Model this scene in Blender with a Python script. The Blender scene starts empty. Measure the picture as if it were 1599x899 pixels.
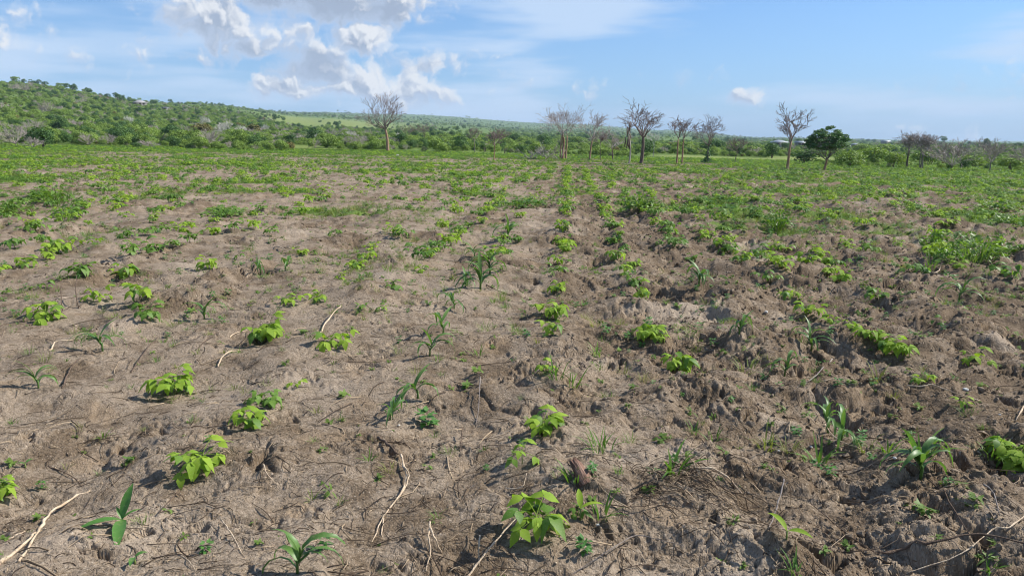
import bpy, math, random
import numpy as np
from mathutils import Vector, Matrix, Euler

sc = bpy.context.scene
COL = sc.collection
R_ = math.radians

# ------------------------------------------------------------------ camera
F = 1155.0                      # focal length in photograph pixels
CX, CY = 799.5, 449.5
HORIZON = 208.0
EYE = 1.5
PITCH = math.atan((CY - HORIZON) / F)
cam_d = bpy.data.cameras.new('camera')
cam_d.sensor_width = 36.0
cam_d.lens = 36.0 * F / 1599.0
cam_d.clip_start = 0.05
cam_d.clip_end = 20000.0
cam = bpy.data.objects.new('camera', cam_d)
COL.objects.link(cam)
cam.location = (0, 0, EYE)
cam.rotation_euler = (math.pi / 2 - PITCH, 0, 0)
sc.camera = cam

# ------------------------------------------------------------------ sun, exposure
SUN_DIR = Vector((0.86, 0.22, 0.80)).normalized()      # towards the sun
sun_d = bpy.data.lights.new('sun', 'SUN')
sun_d.energy = 5.0
sun_d.angle = R_(0.5)
sun_d.color = (1.0, 0.95, 0.87)
sun = bpy.data.objects.new('sun', sun_d)
COL.objects.link(sun)
sun.rotation_euler = SUN_DIR.to_track_quat('Z', 'Y').to_euler()
sc.view_settings.view_transform = 'Standard'
sc.view_settings.look = 'None'
sc.view_settings.exposure = 0.55
sc.view_settings.gamma = 1.0
sc.view_settings.use_curve_mapping = False
sc.cycles.use_denoising = True
sc.cycles.denoising_prefilter = 'ACCURATE'
sc.cycles.filter_width = 1.1
sc.cycles.max_bounces = 4
sc.cycles.diffuse_bounces = 2
sc.cycles.use_adaptive_sampling = True
sc.cycles.adaptive_threshold = 0.018
sc.cycles.transparent_max_bounces = 6
sc.cycles.volume_bounces = 0


def ray(px, py):
    dx, dy = (px - CX) / F, -(py - CY) / F
    s, c = math.sin(PITCH), math.cos(PITCH)
    return Vector((dx, c + dy * s, -s + dy * c)).normalized()


def azel(px, py):
    d = ray(px, py)
    return math.atan2(d.x, d.y), math.asin(d.z)


# ------------------------------------------------------------------ node helper
class NT:
    def __init__(self, tree):
        self.t = tree

    def n(self, typ, **kw):
        nd = self.t.nodes.new(typ)
        for k, v in kw.items():
            setattr(nd, k, v)
        return nd

    def set(self, sock, v):
        if hasattr(v, 'is_output') or isinstance(v, bpy.types.NodeSocket):
            self.t.links.new(v, sock)
        else:
            sock.default_value = v

    def m(self, op, a, b=None, c=None, clamp=False):
        nd = self.n('ShaderNodeMath', operation=op)
        nd.use_clamp = clamp
        for i, v in enumerate((a, b, c)):
            if v is not None:
                self.set(nd.inputs[i], v)
        return nd.outputs[0]

    def v(self, op, a, b=None):
        nd = self.n('ShaderNodeVectorMath', operation=op)
        self.set(nd.inputs[0], a)
        if b is not None:
            self.set(nd.inputs[1], b)
        return nd.outputs['Value'] if op in ('LENGTH', 'DOT_PRODUCT') else nd.outputs[0]

    def sstep(self, x, lo, hi, a=0.0, b=1.0):
        nd = self.n('ShaderNodeMapRange', interpolation_type='SMOOTHSTEP')
        self.set(nd.inputs[0], x)
        for i, q in enumerate((lo, hi, a, b)):
            self.set(nd.inputs[i + 1], q)
        return nd.outputs[0]

    def mix(self, f, a, b, blend='MIX'):
        nd = self.n('ShaderNodeMix', data_type='RGBA', blend_type=blend)
        nd.clamp_result = False
        self.set(nd.inputs[0], f)
        self.set(nd.inputs[6], a)
        self.set(nd.inputs[7], b)
        return nd.outputs[2]

    def noise(self, vec, scale, detail=4.0, rough=0.55, dist=0.0, out=0):
        nd = self.n('ShaderNodeTexNoise')
        if vec is not None:
            self.t.links.new(vec, nd.inputs['Vector'])
        nd.inputs['Scale'].default_value = scale
        nd.inputs['Detail'].default_value = detail
        nd.inputs['Roughness'].default_value = rough
        nd.inputs['Distortion'].default_value = dist
        return nd.outputs[out]


# ------------------------------------------------------------------ world: clear sky with cumulus and thin high cloud
world = bpy.data.worlds.new('World')
sc.world = world
world.use_nodes = True
wt = world.node_tree
world.cycles.sampling_method = 'MANUAL'
world.cycles.sample_map_resolution = 256
wt.nodes.clear()
W = NT(wt)
SKY_STRENGTH = 0.086
sky = W.n('ShaderNodeTexSky', sky_type='NISHITA')
sky.sun_disc = False
sky.sun_elevation = math.asin(SUN_DIR.z)
sky.sun_rotation = math.atan2(SUN_DIR.x, SUN_DIR.y)
sky.air_density = 1.0
sky.dust_density = 0.6
sky.ozone_density = 2.2
sky.altitude = 0.0
tc = W.n('ShaderNodeTexCoord')
sep = W.n('ShaderNodeSeparateXYZ')
wt.links.new(tc.outputs['Generated'], sep.inputs[0])
az_o = W.m('ARCTAN2', sep.outputs[0], sep.outputs[1])
el_o = W.m('ARCSINE', sep.outputs[2])
cmb = W.n('ShaderNodeCombineXYZ')
wt.links.new(az_o, cmb.inputs[0])
wt.links.new(el_o, cmb.inputs[1])
AE = cmb.outputs[0]

# cumulus heaps: photograph pixel centre, half width, half height, weight, brightness
HEAPS = [(330, 30, 84, 44, 1.15, .10), (396, 70, 54, 26, .85, -.1), (505, -12, 150, 44, 1.5, -.5), (606, 16, 62, 32, 1.2, -.15), (262, 40, 44, 28, .6, 0),
         (566, 66, 46, 25, 1.5, .30), (490, 100, 62, 36, 1.1, -.5), (468, 56, 36, 26, .8, .15), (455, 138, 56, 22, 1.1, .35), (556, 134, 60, 28, 1.3, .40),
         (640, 144, 60, 28, 1.15, .25), (692, 152, 34, 18, .8, .15), (665, 106, 58, 18, .7, -.1), (215, 90, 34, 17, .50, 0),
         (305, 90, 36, 13, .44, 0), (140, 100, 34, 13, .36, -.1), (1162, 156, 30, 17, .80, .1), (20, 35, 52, 20, .40, -.2),
         (745, 95, 50, 18, .36, -.2), (915, 140, 66, 18, .36, 0), (1560, 125, 80, 20, .38, -.2), (820, 140, 44, 14, .34, -.1),
         (1420, 195, 34, 13, .38, 0), (1090, 128, 44, 10, .33, -.2), (1500, 208, 50, 13, .36, 0),
         (-250, 40, 160, 60, .9, 0), (1900, 60, 120, 40, .7, 0)]


def noise2(vec, scale, detail, rough=0.55, out=0):
    o = W.noise(vec, scale, detail, rough, 0.0, out)
    o.node.noise_dimensions = '2D'
    return o


w1 = noise2(AE, 11.0, 2.0, 0.5, 1)
w2 = noise2(AE, 38.0, 5.0, 0.60, 1)
warp = W.v('ADD', W.v('MULTIPLY', W.v('SUBTRACT', w1, (.5, .5, .5)), (.055, .035, 0)),
           W.v('MULTIPLY', W.v('SUBTRACT', w2, (.5, .5, .5)), (.026, .022, 0)))
q = W.v('ADD', AE, warp)
acc = sw = sv = None
for (x, y, a, b, w, br) in HEAPS:
    az, el = azel(x, y)
    d = W.v('MULTIPLY', W.v('SUBTRACT', q, (az, el, 0)), (F / a, F / b, 0))
    val = W.m('MULTIPLY', W.m('SUBTRACT', 1.42, W.v('LENGTH', d)), w)
    acc = val if acc is None else W.m('SMOOTH_MAX', acc, val, 0.34)
    wg = W.m('POWER', W.m('MAXIMUM', val, 0.0), 2.0)
    vv = W.m('MULTIPLY', W.m('ADD', W.v('DOT_PRODUCT', d, (.45, .80, 0)), br), wg)
    sw = wg if sw is None else W.m('ADD', sw, wg)
    sv = vv if sv is None else W.m('ADD', sv, vv)
# a loose field of small heaps round the rest of the sky
gq = noise2(q, 3.2, 1.0)
away = W.sstep(W.m('ABSOLUTE', az_o), 0.85, 1.2)
acc = W.m('MAXIMUM', acc, W.m('ADD', W.m('MULTIPLY', W.m('SUBTRACT', gq, 0.60), 5.0), W.m('MULTIPLY', W.m('SUBTRACT', away, 1.0), 9.0)))


def puffs(vec):
    vo = W.n('ShaderNodeTexVoronoi', feature='SMOOTH_F1', voronoi_dimensions='2D')
    wt.links.new(vec, vo.inputs['Vector'])
    vo.inputs['Scale'].default_value = 34.0
    vo.inputs['Detail'].default_value = 2.0
    vo.inputs['Roughness'].default_value = 0.5
    vo.inputs['Smoothness'].default_value = 0.35
    return W.m('SUBTRACT', 1.0, vo.outputs['Distance'])


det0 = puffs(q)
det1 = puffs(W.v('ADD', q, (0.0045, 0.006, 0)))
d0 = W.m('ADD', acc, W.m('MULTIPLY', W.m('SUBTRACT', det0, 0.44), 0.75))
alpha = W.sstep(d0, 0.05, 0.85)
vshade = W.m('ADD', W.m('DIVIDE', sv, W.m('ADD', sw, 0.02)), W.m('MULTIPLY', W.m('SUBTRACT', det0, det1), 1.3))
lit = W.sstep(vshade, -0.30, 0.75)
thick = W.sstep(d0, 0.35, 1.3)
c_sh = W.mix(thick, (4.4, 5.3, 6.8, 1), (3.1, 3.7, 4.8, 1))
c_cl = W.mix(lit, c_sh, (7.0, 7.15, 7.4, 1))
# high thin streaks
st = W.n('ShaderNodeMapping')
wt.links.new(AE, st.inputs[0])
st.inputs['Rotation'].default_value = (0, 0, 0.16)
st.inputs['Scale'].default_value = (1.6, 11.0, 1.0)
s1 = noise2(st.outputs[0], 1.5, 4.0)
s2 = noise2(AE, 2.2, 2.0)
streak = W.m('MULTIPLY', W.sstep(s1, 0.44, 0.66), W.sstep(s2, 0.22, 0.52))
lowband = W.sstep(el_o, 0.32, 0.0)
tint = W.mix(0.80, sky.outputs[0], W.mix(1.0, sky.outputs[0], (0.48, 0.80, 1.20, 1), 'MULTIPLY'))
base = W.mix(W.m('MULTIPLY', lowband, 0.50), tint, (2.9, 4.7, 7.6, 1))
base = W.mix(W.m('MULTIPLY', streak, 0.8), base, (4.9, 6.1, 7.8, 1))
final = W.mix(W.m('MULTIPLY', alpha, 0.93), base, c_cl)
bg = W.n('ShaderNodeBackground')
wt.links.new(final, bg.inputs[0])
bg.inputs[1].default_value = SKY_STRENGTH
wo = W.n('ShaderNodeOutputWorld')
wt.links.new(bg.outputs[0], wo.inputs[0])


# ------------------------------------------------------------------ numeric noise
def _hash(ix, iy, seed):
    """ix, iy: uint32 lattice coordinates"""
    h = ix * np.uint32(374761393) + iy * np.uint32(668265263) + np.uint32((seed * 1442695041) & 0xffffffff)
    h = (h ^ (h >> np.uint32(13))) * np.uint32(1274126177)
    h = (h ^ (h >> np.uint32(16))) * np.uint32(2246822519)
    return h ^ (h >> np.uint32(15))


def _u(a):
    return a.astype(np.int32).view(np.uint32)


GX = np.cos(np.arange(256) * (2 * math.pi / 256))
GY = np.sin(np.arange(256) * (2 * math.pi / 256))


def perlin(x, y, seed=0):
    fx0, fy0 = np.floor(x), np.floor(y)
    ix, iy = _u(fx0), _u(fy0)
    fx, fy = x - fx0, y - fy0
    ux, uy = fx * fx * fx * (fx * (fx * 6 - 15) + 10), fy * fy * fy * (fy * (fy * 6 - 15) + 10)

    def g(dx, dy):
        a = _hash(ix + np.uint32(dx), iy + np.uint32(dy), seed) >> np.uint32(24)
        return GX[a] * (fx - dx) + GY[a] * (fy - dy)
    n0 = g(0, 0)
    n0 = n0 + (g(1, 0) - n0) * ux
    n1 = g(0, 1)
    n1 = n1 + (g(1, 1) - n1) * ux
    return 1.5 * (n0 + (n1 - n0) * uy)


def fbm(x, y, seed=0, oct=4, gain=0.5):
    s, a = 0, 1.0
    for o in range(oct):
        s = s + a * perlin(x, y, seed + o * 17)
        x, y, a = x * 2.03 + 3.1, y * 2.03 + 1.7, a * gain
    return s


def worley(x, y, seed=0):
    """nearest distance, second distance and a random number of the nearest cell"""
    ix, iy = np.floor(x), np.floor(y)
    ux, uy = _u(ix), _u(iy)
    f1 = np.full(x.shape, 9.0)
    f2 = np.full(x.shape, 9.0)
    rid = np.zeros(x.shape)
    for dx in (-1, 0, 1):
        for dy in (-1, 0, 1):
            cx, cy = ix + dx, iy + dy
            kx, ky = ux + np.uint32(dx & 0xffffffff), uy + np.uint32(dy & 0xffffffff)
            h1, h2 = _hash(kx, ky, seed), _hash(kx, ky, seed + 91)
            d = np.hypot(cx + h1 / 4294967296.0 - x, cy + h2 / 4294967296.0 - y)
            near = d < f1
            f2 = np.where(near, f1, np.minimum(f2, d))
            rid = np.where(near, ((h1 >> np.uint32(7)) & np.uint32(1023)) / 1023.0, rid)
            f1 = np.minimum(f1, d)
    return f1, f2, rid


def sst(x, a, b):
    t = np.clip((x - a) / (b - a), 0, 1)
    return t * t * (3 - 2 * t)


# ------------------------------------------------------------------ the lie of the land
SX, SY = 0.021, 0.011           # the field falls away gently to the right and ahead
TAB_X = [-500, -200, 0, 300, 500, 620, 880, 1040, 1200, 1599, 2000]
TAB_R = [85, 110, 200, 450, 900, 1800, 3200, 4200, 5100]
TAB = np.array([                 # sight-line heights (photograph rows) of the ground, by distance
    [222, 215, 172, 112, 122, 155, 178, 186, 190],
    [223, 216, 178, 124, 132, 160, 179, 186, 190],
    [224, 218, 188, 135, 142, 164, 180, 186, 190],
    [226, 222, 204, 177, 165, 167, 178, 184, 188],
    [228, 225, 215, 202, 188, 180, 177, 182, 188],
    [232, 228, 218, 207, 198, 189, 180, 184, 190],
    [243, 239, 228, 217, 210, 204, 194, 196, 200],
    [246, 241, 232, 222, 215, 210, 204, 205, 207],
    [249, 245, 236, 228, 222, 218, 215, 215, 215],
    [258, 254, 244, 233, 228, 225, 224, 222, 220],
    [262, 258, 248, 236, 230, 227, 226, 224, 222]], float)
TAB_AZ = np.array([math.atan((x - CX) / F * 0.98) for x in TAB_X])


def plane_z(x, y):
    return -SX * x - SY * y


def far_z(az, r):
    lr = np.log(np.clip(r, TAB_R[0], TAB_R[-1]))
    lt = np.log(np.array(TAB_R))
    fi = np.clip(np.interp(az, TAB_AZ, np.arange(len(TAB_AZ))), 0, len(TAB_AZ) - 1.001)
    fj = np.clip(np.interp(lr, lt, np.arange(len(lt))), 0, len(lt) - 1.001)
    i, j = fi.astype(int), fj.astype(int)
    a, b = fi - i, fj - j
    a = a * a * (3 - 2 * a)
    v = (TAB[i, j] * (1 - a) + TAB[i + 1, j] * a) * (1 - b) + (TAB[i, j + 1] * (1 - a) + TAB[i + 1, j + 1] * a) * b
    depth = r * np.cos(np.clip(az, -0.7, 0.7))
    return EYE - (v - HORIZON) / F * depth


def smooth_z(x, y):
    r = np.hypot(x, y)
    az = np.arctan2(x, y)
    w = sst(r, 78, 112)
    return plane_z(x, y) * (1 - w) + far_z(az, np.maximum(r, 85)) * w


def roughness(x, y):
    n = fbm(x * 0.55, y * 0.55, 5, 3)
    side = sst(x - 0.03 * y + 0.7 * n, -0.6, 1.2)
    patch = sst(fbm(x * 0.8 + 9, y * 0.5, 7, 3), 0.10, 0.6)
    far = sst(np.hypot(x, y), 5, 9)
    return np.clip(0.20 + 0.72 * side + (0.22 + 0.4 * far) * patch * (1 - side), 0, 1)


def relief(x, y, r, rough):
    """tilled soil: broad swells, hoed mounds, broken clods, crumbs, pits"""
    near = 1 - sst(r, 14, 34)
    mid = 1 - sst(r, 30, 80)
    fine = 1 - sst(r, 6, 13)
    out = 0.060 * fbm(x * 0.33, y * 0.33, 11, 3) * (1 - sst(r, 80, 110))
    row = x - 0.0766 * y + 0.09
    out = out + 0.012 * np.cos(row / 0.87 * 2 * math.pi) * mid
    m = fbm(x * 1.15, y * 1.15, 21, 3)
    out = out + (0.022 + 0.090 * rough) * (np.abs(m) ** 0.8 * np.sign(m)) * mid
    # warped coordinates break every regular shape
    wx = x + 0.09 * perlin(x * 4.3, y * 4.3, 31) + 0.018 * perlin(x * 13, y * 13, 33)
    wy = y + 0.09 * perlin(x * 4.3 + 7, y * 4.3, 32) + 0.018 * perlin(x * 13, y * 13 + 5, 34)
    # broken ground comes in patches between smoother crusted ones
    brk = 0.12 + 0.88 * sst(fbm(x * 1.5, y * 2.1, 37, 3) + 0.25 * (rough - 0.5), -0.02, 0.38)
    # broken slabs of turned earth with sharp edges
    f1, f2, rid = worley(wx * 3.0, wy * 3.6, 41)
    edge = sst(f2 - f1, 0.0, 0.12)
    out = out + rough * 0.085 * (rid - 0.4) * edge * mid
    f1, f2, rid = worley(wx * 7.5, wy * 9.5, 43)
    edge = sst(f2 - f1, 0.0, 0.14)
    out = out + (0.003 + 0.026 * rough) * (rid - 0.45) * edge * near * brk
    # torn little cliffs: quantised noise, finer and finer
    for (fx, fy, k, amp, seed) in ((2.6, 3.2, 5.0, 0.022, 51), (6.5, 8.0, 4.0, 0.017, 53), (15.0, 19.0, 3.0, 0.008, 55)):
        q = fbm(wx * fx, wy * fy, seed, 3, 0.6) * k
        fl = np.floor(q)
        fade = near if seed < 55 else fine
        out = out + amp * (0.3 + 0.7 * brk) * (0.45 + 0.65 * rough) * ((fl + sst(q - fl, 0.84, 1.0)) / k) * fade
    # creased crumbs
    b = np.abs(perlin(wx * 11, wy * 13, 57)) + 0.5 * np.abs(perlin(wx * 25, wy * 29, 58))
    out = out + (0.002 + 0.010 * rough) * b * near * brk
    # pits and hollows, long and ragged
    p = perlin(wx * 5.2, wy * 8.5, 61) + 0.55 * perlin(wx * 13, wy * 19, 62)
    out = out - (0.012 + 0.070 * rough) * sst(p, 0.46, 0.62) * near * brk
    p = perlin(wx * 14, wy * 24, 63) + 0.5 * perlin(x * 37, y * 45, 64)
    out = out - (0.009 + 0.026 * rough) * sst(p, 0.46, 0.62) * fine * brk
    # thin cracks in the dried crust
    c = np.abs(perlin(wx * 2.2, wy * 3.4, 65) + 0.25 * perlin(x * 12, y * 14, 66))
    out = out - 0.016 * (1 - sst(c, 0.0, 0.022)) * sst(perlin(x * 1.7, y * 1.7, 67), -0.05, 0.3) * fine
    out = out + (0.0022 + 0.004 * rough) * fbm(x * 17, y * 17, 71, 3, 0.6) * near
    # the deep hollow and heaped bank beside the straw in front on the right
    out = out - 0.10 * np.exp(-(((x - 1.02) / 0.16) ** 2 + ((y - 2.86) / 0.17) ** 2))
    out = out + 0.09 * np.exp(-(((x - 1.65) / 0.40) ** 2 + ((y - 2.72) / 0.22) ** 2))
    out = out + 0.07 * np.exp(-(((x - 2.75) / 0.5) ** 2 + ((y - 4.3) / 0.4) ** 2))
    out = out - 0.08 * np.exp(-(((x - 2.35) / 0.3) ** 2 + ((y - 4.0) / 0.22) ** 2))
    return out


def ground_z(x, y):
    x, y = np.atleast_1d(np.asarray(x, float)), np.atleast_1d(np.asarray(y, float))
    r = np.hypot(x, y)
    return smooth_z(x, y) + relief(x, y, r, roughness(x, y)) * (1 - sst(r, 85, 110))


def gz(x, y):
    return float(ground_z(x, y)[0])


def hit(px, py):
    """where the sight line through a photograph point meets the open ground"""
    d = ray(px, py)
    t = np.geomspace(1.2, 6000, 5000)
    z = EYE + d.z * t
    g = smooth_z(d.x * t, d.y * t)
    k = int(np.argmax(z < g))
    t0, t1 = t[max(k - 1, 0)], t[k]
    tt = np.linspace(t0, t1, 40)
    kk = int(np.argmax(EYE + d.z * tt < smooth_z(d.x * tt, d.y * tt)))
    T = tt[kk]
    if T < 40:
        tt = np.linspace(T * 0.9, T * 1.1, 160)
        ok = EYE + d.z * tt < ground_z(d.x * tt, d.y * tt)
        if ok.any():
            T = tt[int(np.argmax(ok))]
    x, y = d.x * T, d.y * T
    return Vector((x, y, gz(x, y)))


def at_dist(px, dist):
    """ground point on the bearing of a photograph column, at a distance ahead"""
    x = (px - CX) / F * dist * 0.98
    return Vector((x, dist, gz(x, dist)))


def px_m(p):
    """photograph pixels in one metre at a point"""
    return F / (p.y * math.cos(PITCH) - (p.z - EYE) * math.sin(PITCH))


# ------------------------------------------------------------------ object helpers
def mesh_np(name, verts, faces, smooth=False):
    me = bpy.data.meshes.new(name)
    verts = np.asarray(verts, np.float32)
    me.vertices.add(len(verts))
    me.vertices.foreach_set('co', verts.ravel())
    tot = np.array([len(f) for f in faces], np.int32) if not isinstance(faces, np.ndarray) else np.full(len(faces), faces.shape[1], np.int32)
    flat = faces.ravel() if isinstance(faces, np.ndarray) else np.array([i for f in faces for i in f], np.int32)
    me.loops.add(len(flat))
    me.loops.foreach_set('vertex_index', flat.astype(np.int32))
    me.polygons.add(len(tot))
    me.polygons.foreach_set('loop_start', np.concatenate(([0], np.cumsum(tot)[:-1])).astype(np.int32))
    me.polygons.foreach_set('loop_total', tot)
    if smooth:
        me.polygons.foreach_set('use_smooth', np.ones(len(tot), bool))
    me.update(calc_edges=True)
    return me


def obj(name, me, mat=None, parent=None):
    if mat is not None and not me.materials:
        me.materials.append(mat)
    o = bpy.data.objects.new(name, me)
    COL.objects.link(o)
    if parent is not None:
        o.parent = parent
    return o


def tag(o, label=None, cat=None, group=None, kind=None):
    if label:
        o['label'] = label
    if cat:
        o['category'] = cat
    if group:
        o['group'] = group
    if kind:
        o['kind'] = kind
    return o


def thing(name, loc, label, cat, group=None, rz=0.0, s=1.0):
    o = bpy.data.objects.new(name, None)
    COL.objects.link(o)
    o.empty_display_size = 0.1
    o.location = loc
    o.rotation_euler = (0, 0, rz)
    o.scale = (s, s, s)
    return tag(o, label, cat, group)


class MB:
    """collects faces and tubes into one mesh"""
    def __init__(self):
        self.v, self.f = [], []

    def add(self, vs, fs):
        b = len(self.v)
        self.v.extend([tuple(p) for p in vs])
        self.f.extend([tuple(i + b for i in f) for f in fs])

    def tube(self, pts, rad, n=5, cap=True):
        pts = [Vector(p) for p in pts]
        rad = rad if hasattr(rad, '__len__') else [rad] * len(pts)
        vs, fs = [], []
        up = None
        for i, p in enumerate(pts):
            t = (pts[min(i + 1, len(pts) - 1)] - pts[max(i - 1, 0)])
            if t.length < 1e-9:
                t = Vector((0, 0, 1))
            t.normalize()
            if up is None:
                up = t.orthogonal().normalized()
            else:
                up = (up - t * up.dot(t))
                up = up.normalized() if up.length > 1e-6 else t.orthogonal().normalized()
            s = t.cross(up)
            for k in range(n):
                a = 2 * math.pi * k / n
                vs.append(p + (up * math.cos(a) + s * math.sin(a)) * rad[i])
        for i in range(len(pts) - 1):
            for k in range(n):
                k2 = (k + 1) % n
                fs.append((i * n + k, i * n + k2, (i + 1) * n + k2, (i + 1) * n + k))
        if cap:
            fs.append(tuple(range(n))[::-1])
            fs.append(tuple(range((len(pts) - 1) * n, len(pts) * n)))
        self.add(vs, fs)

    def box(self, c, s, rz=0.0):
        cs, sn = math.cos(rz), math.sin(rz)
        vs = []
        for dz in (-1, 1):
            for dx, dy in ((-1, -1), (1, -1), (1, 1), (-1, 1)):
                x, y = dx * s[0] / 2, dy * s[1] / 2
                vs.append((c[0] + x * cs - y * sn, c[1] + x * sn + y * cs, c[2] + dz * s[2] / 2))
        self.add(vs, [(3, 2, 1, 0), (4, 5, 6, 7), (0, 1, 5, 4), (1, 2, 6, 5), (2, 3, 7, 6), (3, 0, 4, 7)])

    def mesh(self, name, smooth=False):
        return mesh_np(name, np.array(self.v, np.float32).reshape(-1, 3), self.f, smooth)


# ------------------------------------------------------------------ materials
MATS = {}


def new_mat(name):
    m = bpy.data.materials.new(name)
    m.use_nodes = True
    m.node_tree.nodes.clear()
    MATS[name] = m
    return m, NT(m.node_tree)


def finish(N, shader):
    o = N.n('ShaderNodeOutputMaterial')
    N.t.links.new(shader, o.inputs[0])


def principled(N, col, rough=0.8, spec=0.3, normal=None):
    p = N.n('ShaderNodeBsdfPrincipled')
    N.set(p.inputs['Base Color'], col)
    N.set(p.inputs['Roughness'], rough)
    N.set(p.inputs['Specular IOR Level'], spec)
    if normal is not None:
        N.t.links.new(normal, p.inputs['Normal'])
    return p.outputs[0]


def leaf_mat(name, ca, cb, trans=0.35, rough=0.5, spec=0.35, scale=9.0, tcol=None):
    m, N = new_mat(name)
    oi = N.n('ShaderNodeObjectInfo')
    tcn = N.n('ShaderNodeTexCoord')
    n = N.noise(tcn.outputs['Object'], scale, 2.0)
    f = N.m('ADD', N.m('MULTIPLY', oi.outputs['Random'], 0.75), N.m('MULTIPLY', n, 0.5), clamp=True)
    f = N.m('SUBTRACT', f, 0.12, clamp=True)
    col = N.mix(f, (*ca, 1), (*cb, 1))
    if scale > 7:
        du = N.noise(tcn.outputs['Object'], scale * 7, 3.0, 0.6)
        col = N.mix(N.sstep(du, .50, .75, 0, .38), col, (.30, .27, .15, 1))
        col = N.mix(N.sstep(du, .42, .28, 0, .35), col, tuple(c * .55 for c in ca) + (1,))
    p = principled(N, col, rough, spec)
    tr = N.n('ShaderNodeBsdfTranslucent')
    N.set(tr.inputs[0], N.mix(1.0, col, tcol or (1.5, 1.6, 0.7, 1), 'MULTIPLY'))
    ms = N.n('ShaderNodeMixShader')
    ms.inputs[0].default_value = trans
    N.t.links.new(p, ms.inputs[1])
    N.t.links.new(tr.outputs[0], ms.inputs[2])
    finish(N, ms.outputs[0])
    return m


def bark_mat(name, ca, cb, scale=6.0, rough=0.9):
    m, N = new_mat(name)
    tcn = N.n('ShaderNodeTexCoord')
    mp = N.n('ShaderNodeMapping')
    mp.inputs['Scale'].default_value = (1, 1, 0.25)
    N.t.links.new(tcn.outputs['Object'], mp.inputs[0])
    n = N.noise(mp.outputs[0], scale, 5.0, 0.65)
    bmp = N.n('ShaderNodeBump')
    bmp.inputs['Strength'].default_value = 0.6
    bmp.inputs['Distance'].default_value = 0.02
    N.t.links.new(N.noise(mp.outputs[0], scale * 4, 4.0), bmp.inputs['Height'])
    finish(N, principled(N, N.mix(N.sstep(n, .3, .7), (*ca, 1), (*cb, 1)), rough, 0.15, bmp.outputs[0]))
    return m


M_BEAN = leaf_mat('bean_leaf', (.165, .285, .026), (.290, .410, .042), 0.36, 0.68, 0.22, 20)
M_BEANDARK = leaf_mat('bean_leaf_dark', (.080, .175, .025), (.150, .260, .036), 0.34, 0.55, 0.30, 20)
M_STEM = leaf_mat('green_stem', (.11, .17, .04), (.17, .21, .06), 0.0, 0.6, 0.2)
M_MAIZE = leaf_mat('maize_leaf', (.070, .155, .036), (.125, .230, .055), 0.30, 0.45, 0.4, 12)
M_GRASS = leaf_mat('grass_blade', (.075, .17, .025), (.16, .25, .045), 0.32, 0.5, 0.3, 6)
M_DRYGRASS = leaf_mat('dry_grass_blade', (.14, .19, .045), (.25, .25, .085), 0.3, 0.6, 0.25, 6)
M_WEED = leaf_mat('weed_leaf', (.092, .168, .028), (.175, .262, .046), 0.33, 0.55, 0.3, 8)
M_BROAD = leaf_mat('broad_weed_leaf', (.055, .16, .03), (.10, .23, .045), 0.3, 0.45, 0.4, 8)
M_BUSH_A = leaf_mat('bush_leaf_mid', (.140, .215, .040), (.220, .310, .068), 0.25, 0.6, 0.25, 1.2)
M_BUSH_B = leaf_mat('bush_leaf_light', (.160, .240, .046), (.235, .325, .074), 0.25, 0.6, 0.25, 1.2)
M_BUSH_C = leaf_mat('bush_leaf_dark', (.050, .110, .030), (.092, .172, .044), 0.2, 0.6, 0.25, 1.2)
M_BUSH_D = leaf_mat('bush_leaf_greyish', (.150, .180, .090), (.220, .245, .140), 0.2, 0.7, 0.2, 1.2)
M_BUSH_O = leaf_mat('bush_leaf_ochre', (.13, .13, .040), (.22, .19, .07), 0.2, 0.7, 0.2, 1.2)
M_TREELEAF = leaf_mat('tree_leaf', (.060, .135, .044), (.115, .205, .062), 0.25, 0.5, 0.3, 1.5)
M_BARK_RED = bark_mat('bark_reddish', (.22, .13, .08), (.42, .28, .19))
M_BARK_GREY = bark_mat('bark_grey', (.14, .115, .10), (.30, .26, .23))
M_BARK_PALE = bark_mat('bark_pale', (.30, .27, .22), (.52, .47, .40))
M_BARK_DARK = bark_mat('bark_dark', (.10, .075, .06), (.22, .17, .14))
M_TWIG = bark_mat('twig_grey', (.31, .26, .235), (.47, .41, .375), 3)
M_TWIG_BROWN = bark_mat('twig_brown', (.17, .125, .11), (.29, .23, .205), 3)
M_TWIG_PALE = bark_mat('twig_pale', (.44, .43, .37), (.62, .60, .54), 3)
M_ROOT_PALE = bark_mat('root_pale', (.42, .31, .20), (.62, .50, .36), 22, 0.8)
M_ROOT_DARK = bark_mat('root_dark', (.075, .052, .038), (.17, .12, .085), 22)
M_STUMP = bark_mat('stump_wood', (.10, .055, .04), (.30, .19, .14), 40)


def straw_mat():
    m, N = new_mat('straw')
    oi = N.n('ShaderNodeObjectInfo')
    g = N.n('ShaderNodeNewGeometry')
    f = g.outputs['Random Per Island']
    col = N.mix(N.sstep(f, .45, .9), (.075, .053, .037, 1), (.42, .32, .21, 1))
    finish(N, principled(N, col, 0.9, 0.15))
    return m


M_STRAW = straw_mat()


def flat_mat(name, col, rough=0.6, spec=0.3, nz=0.15, scale=5.0):
    m, N = new_mat(name)
    tcn = N.n('ShaderNodeTexCoord')
    n = N.noise(tcn.outputs['Object'], scale, 4.0)
    dark = tuple(c * (1 - 2 * nz) for c in col)
    finish(N, principled(N, N.mix(N.sstep(n, .25, .75), (*dark, 1), (*col, 1)), rough, spec))
    return m


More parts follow.
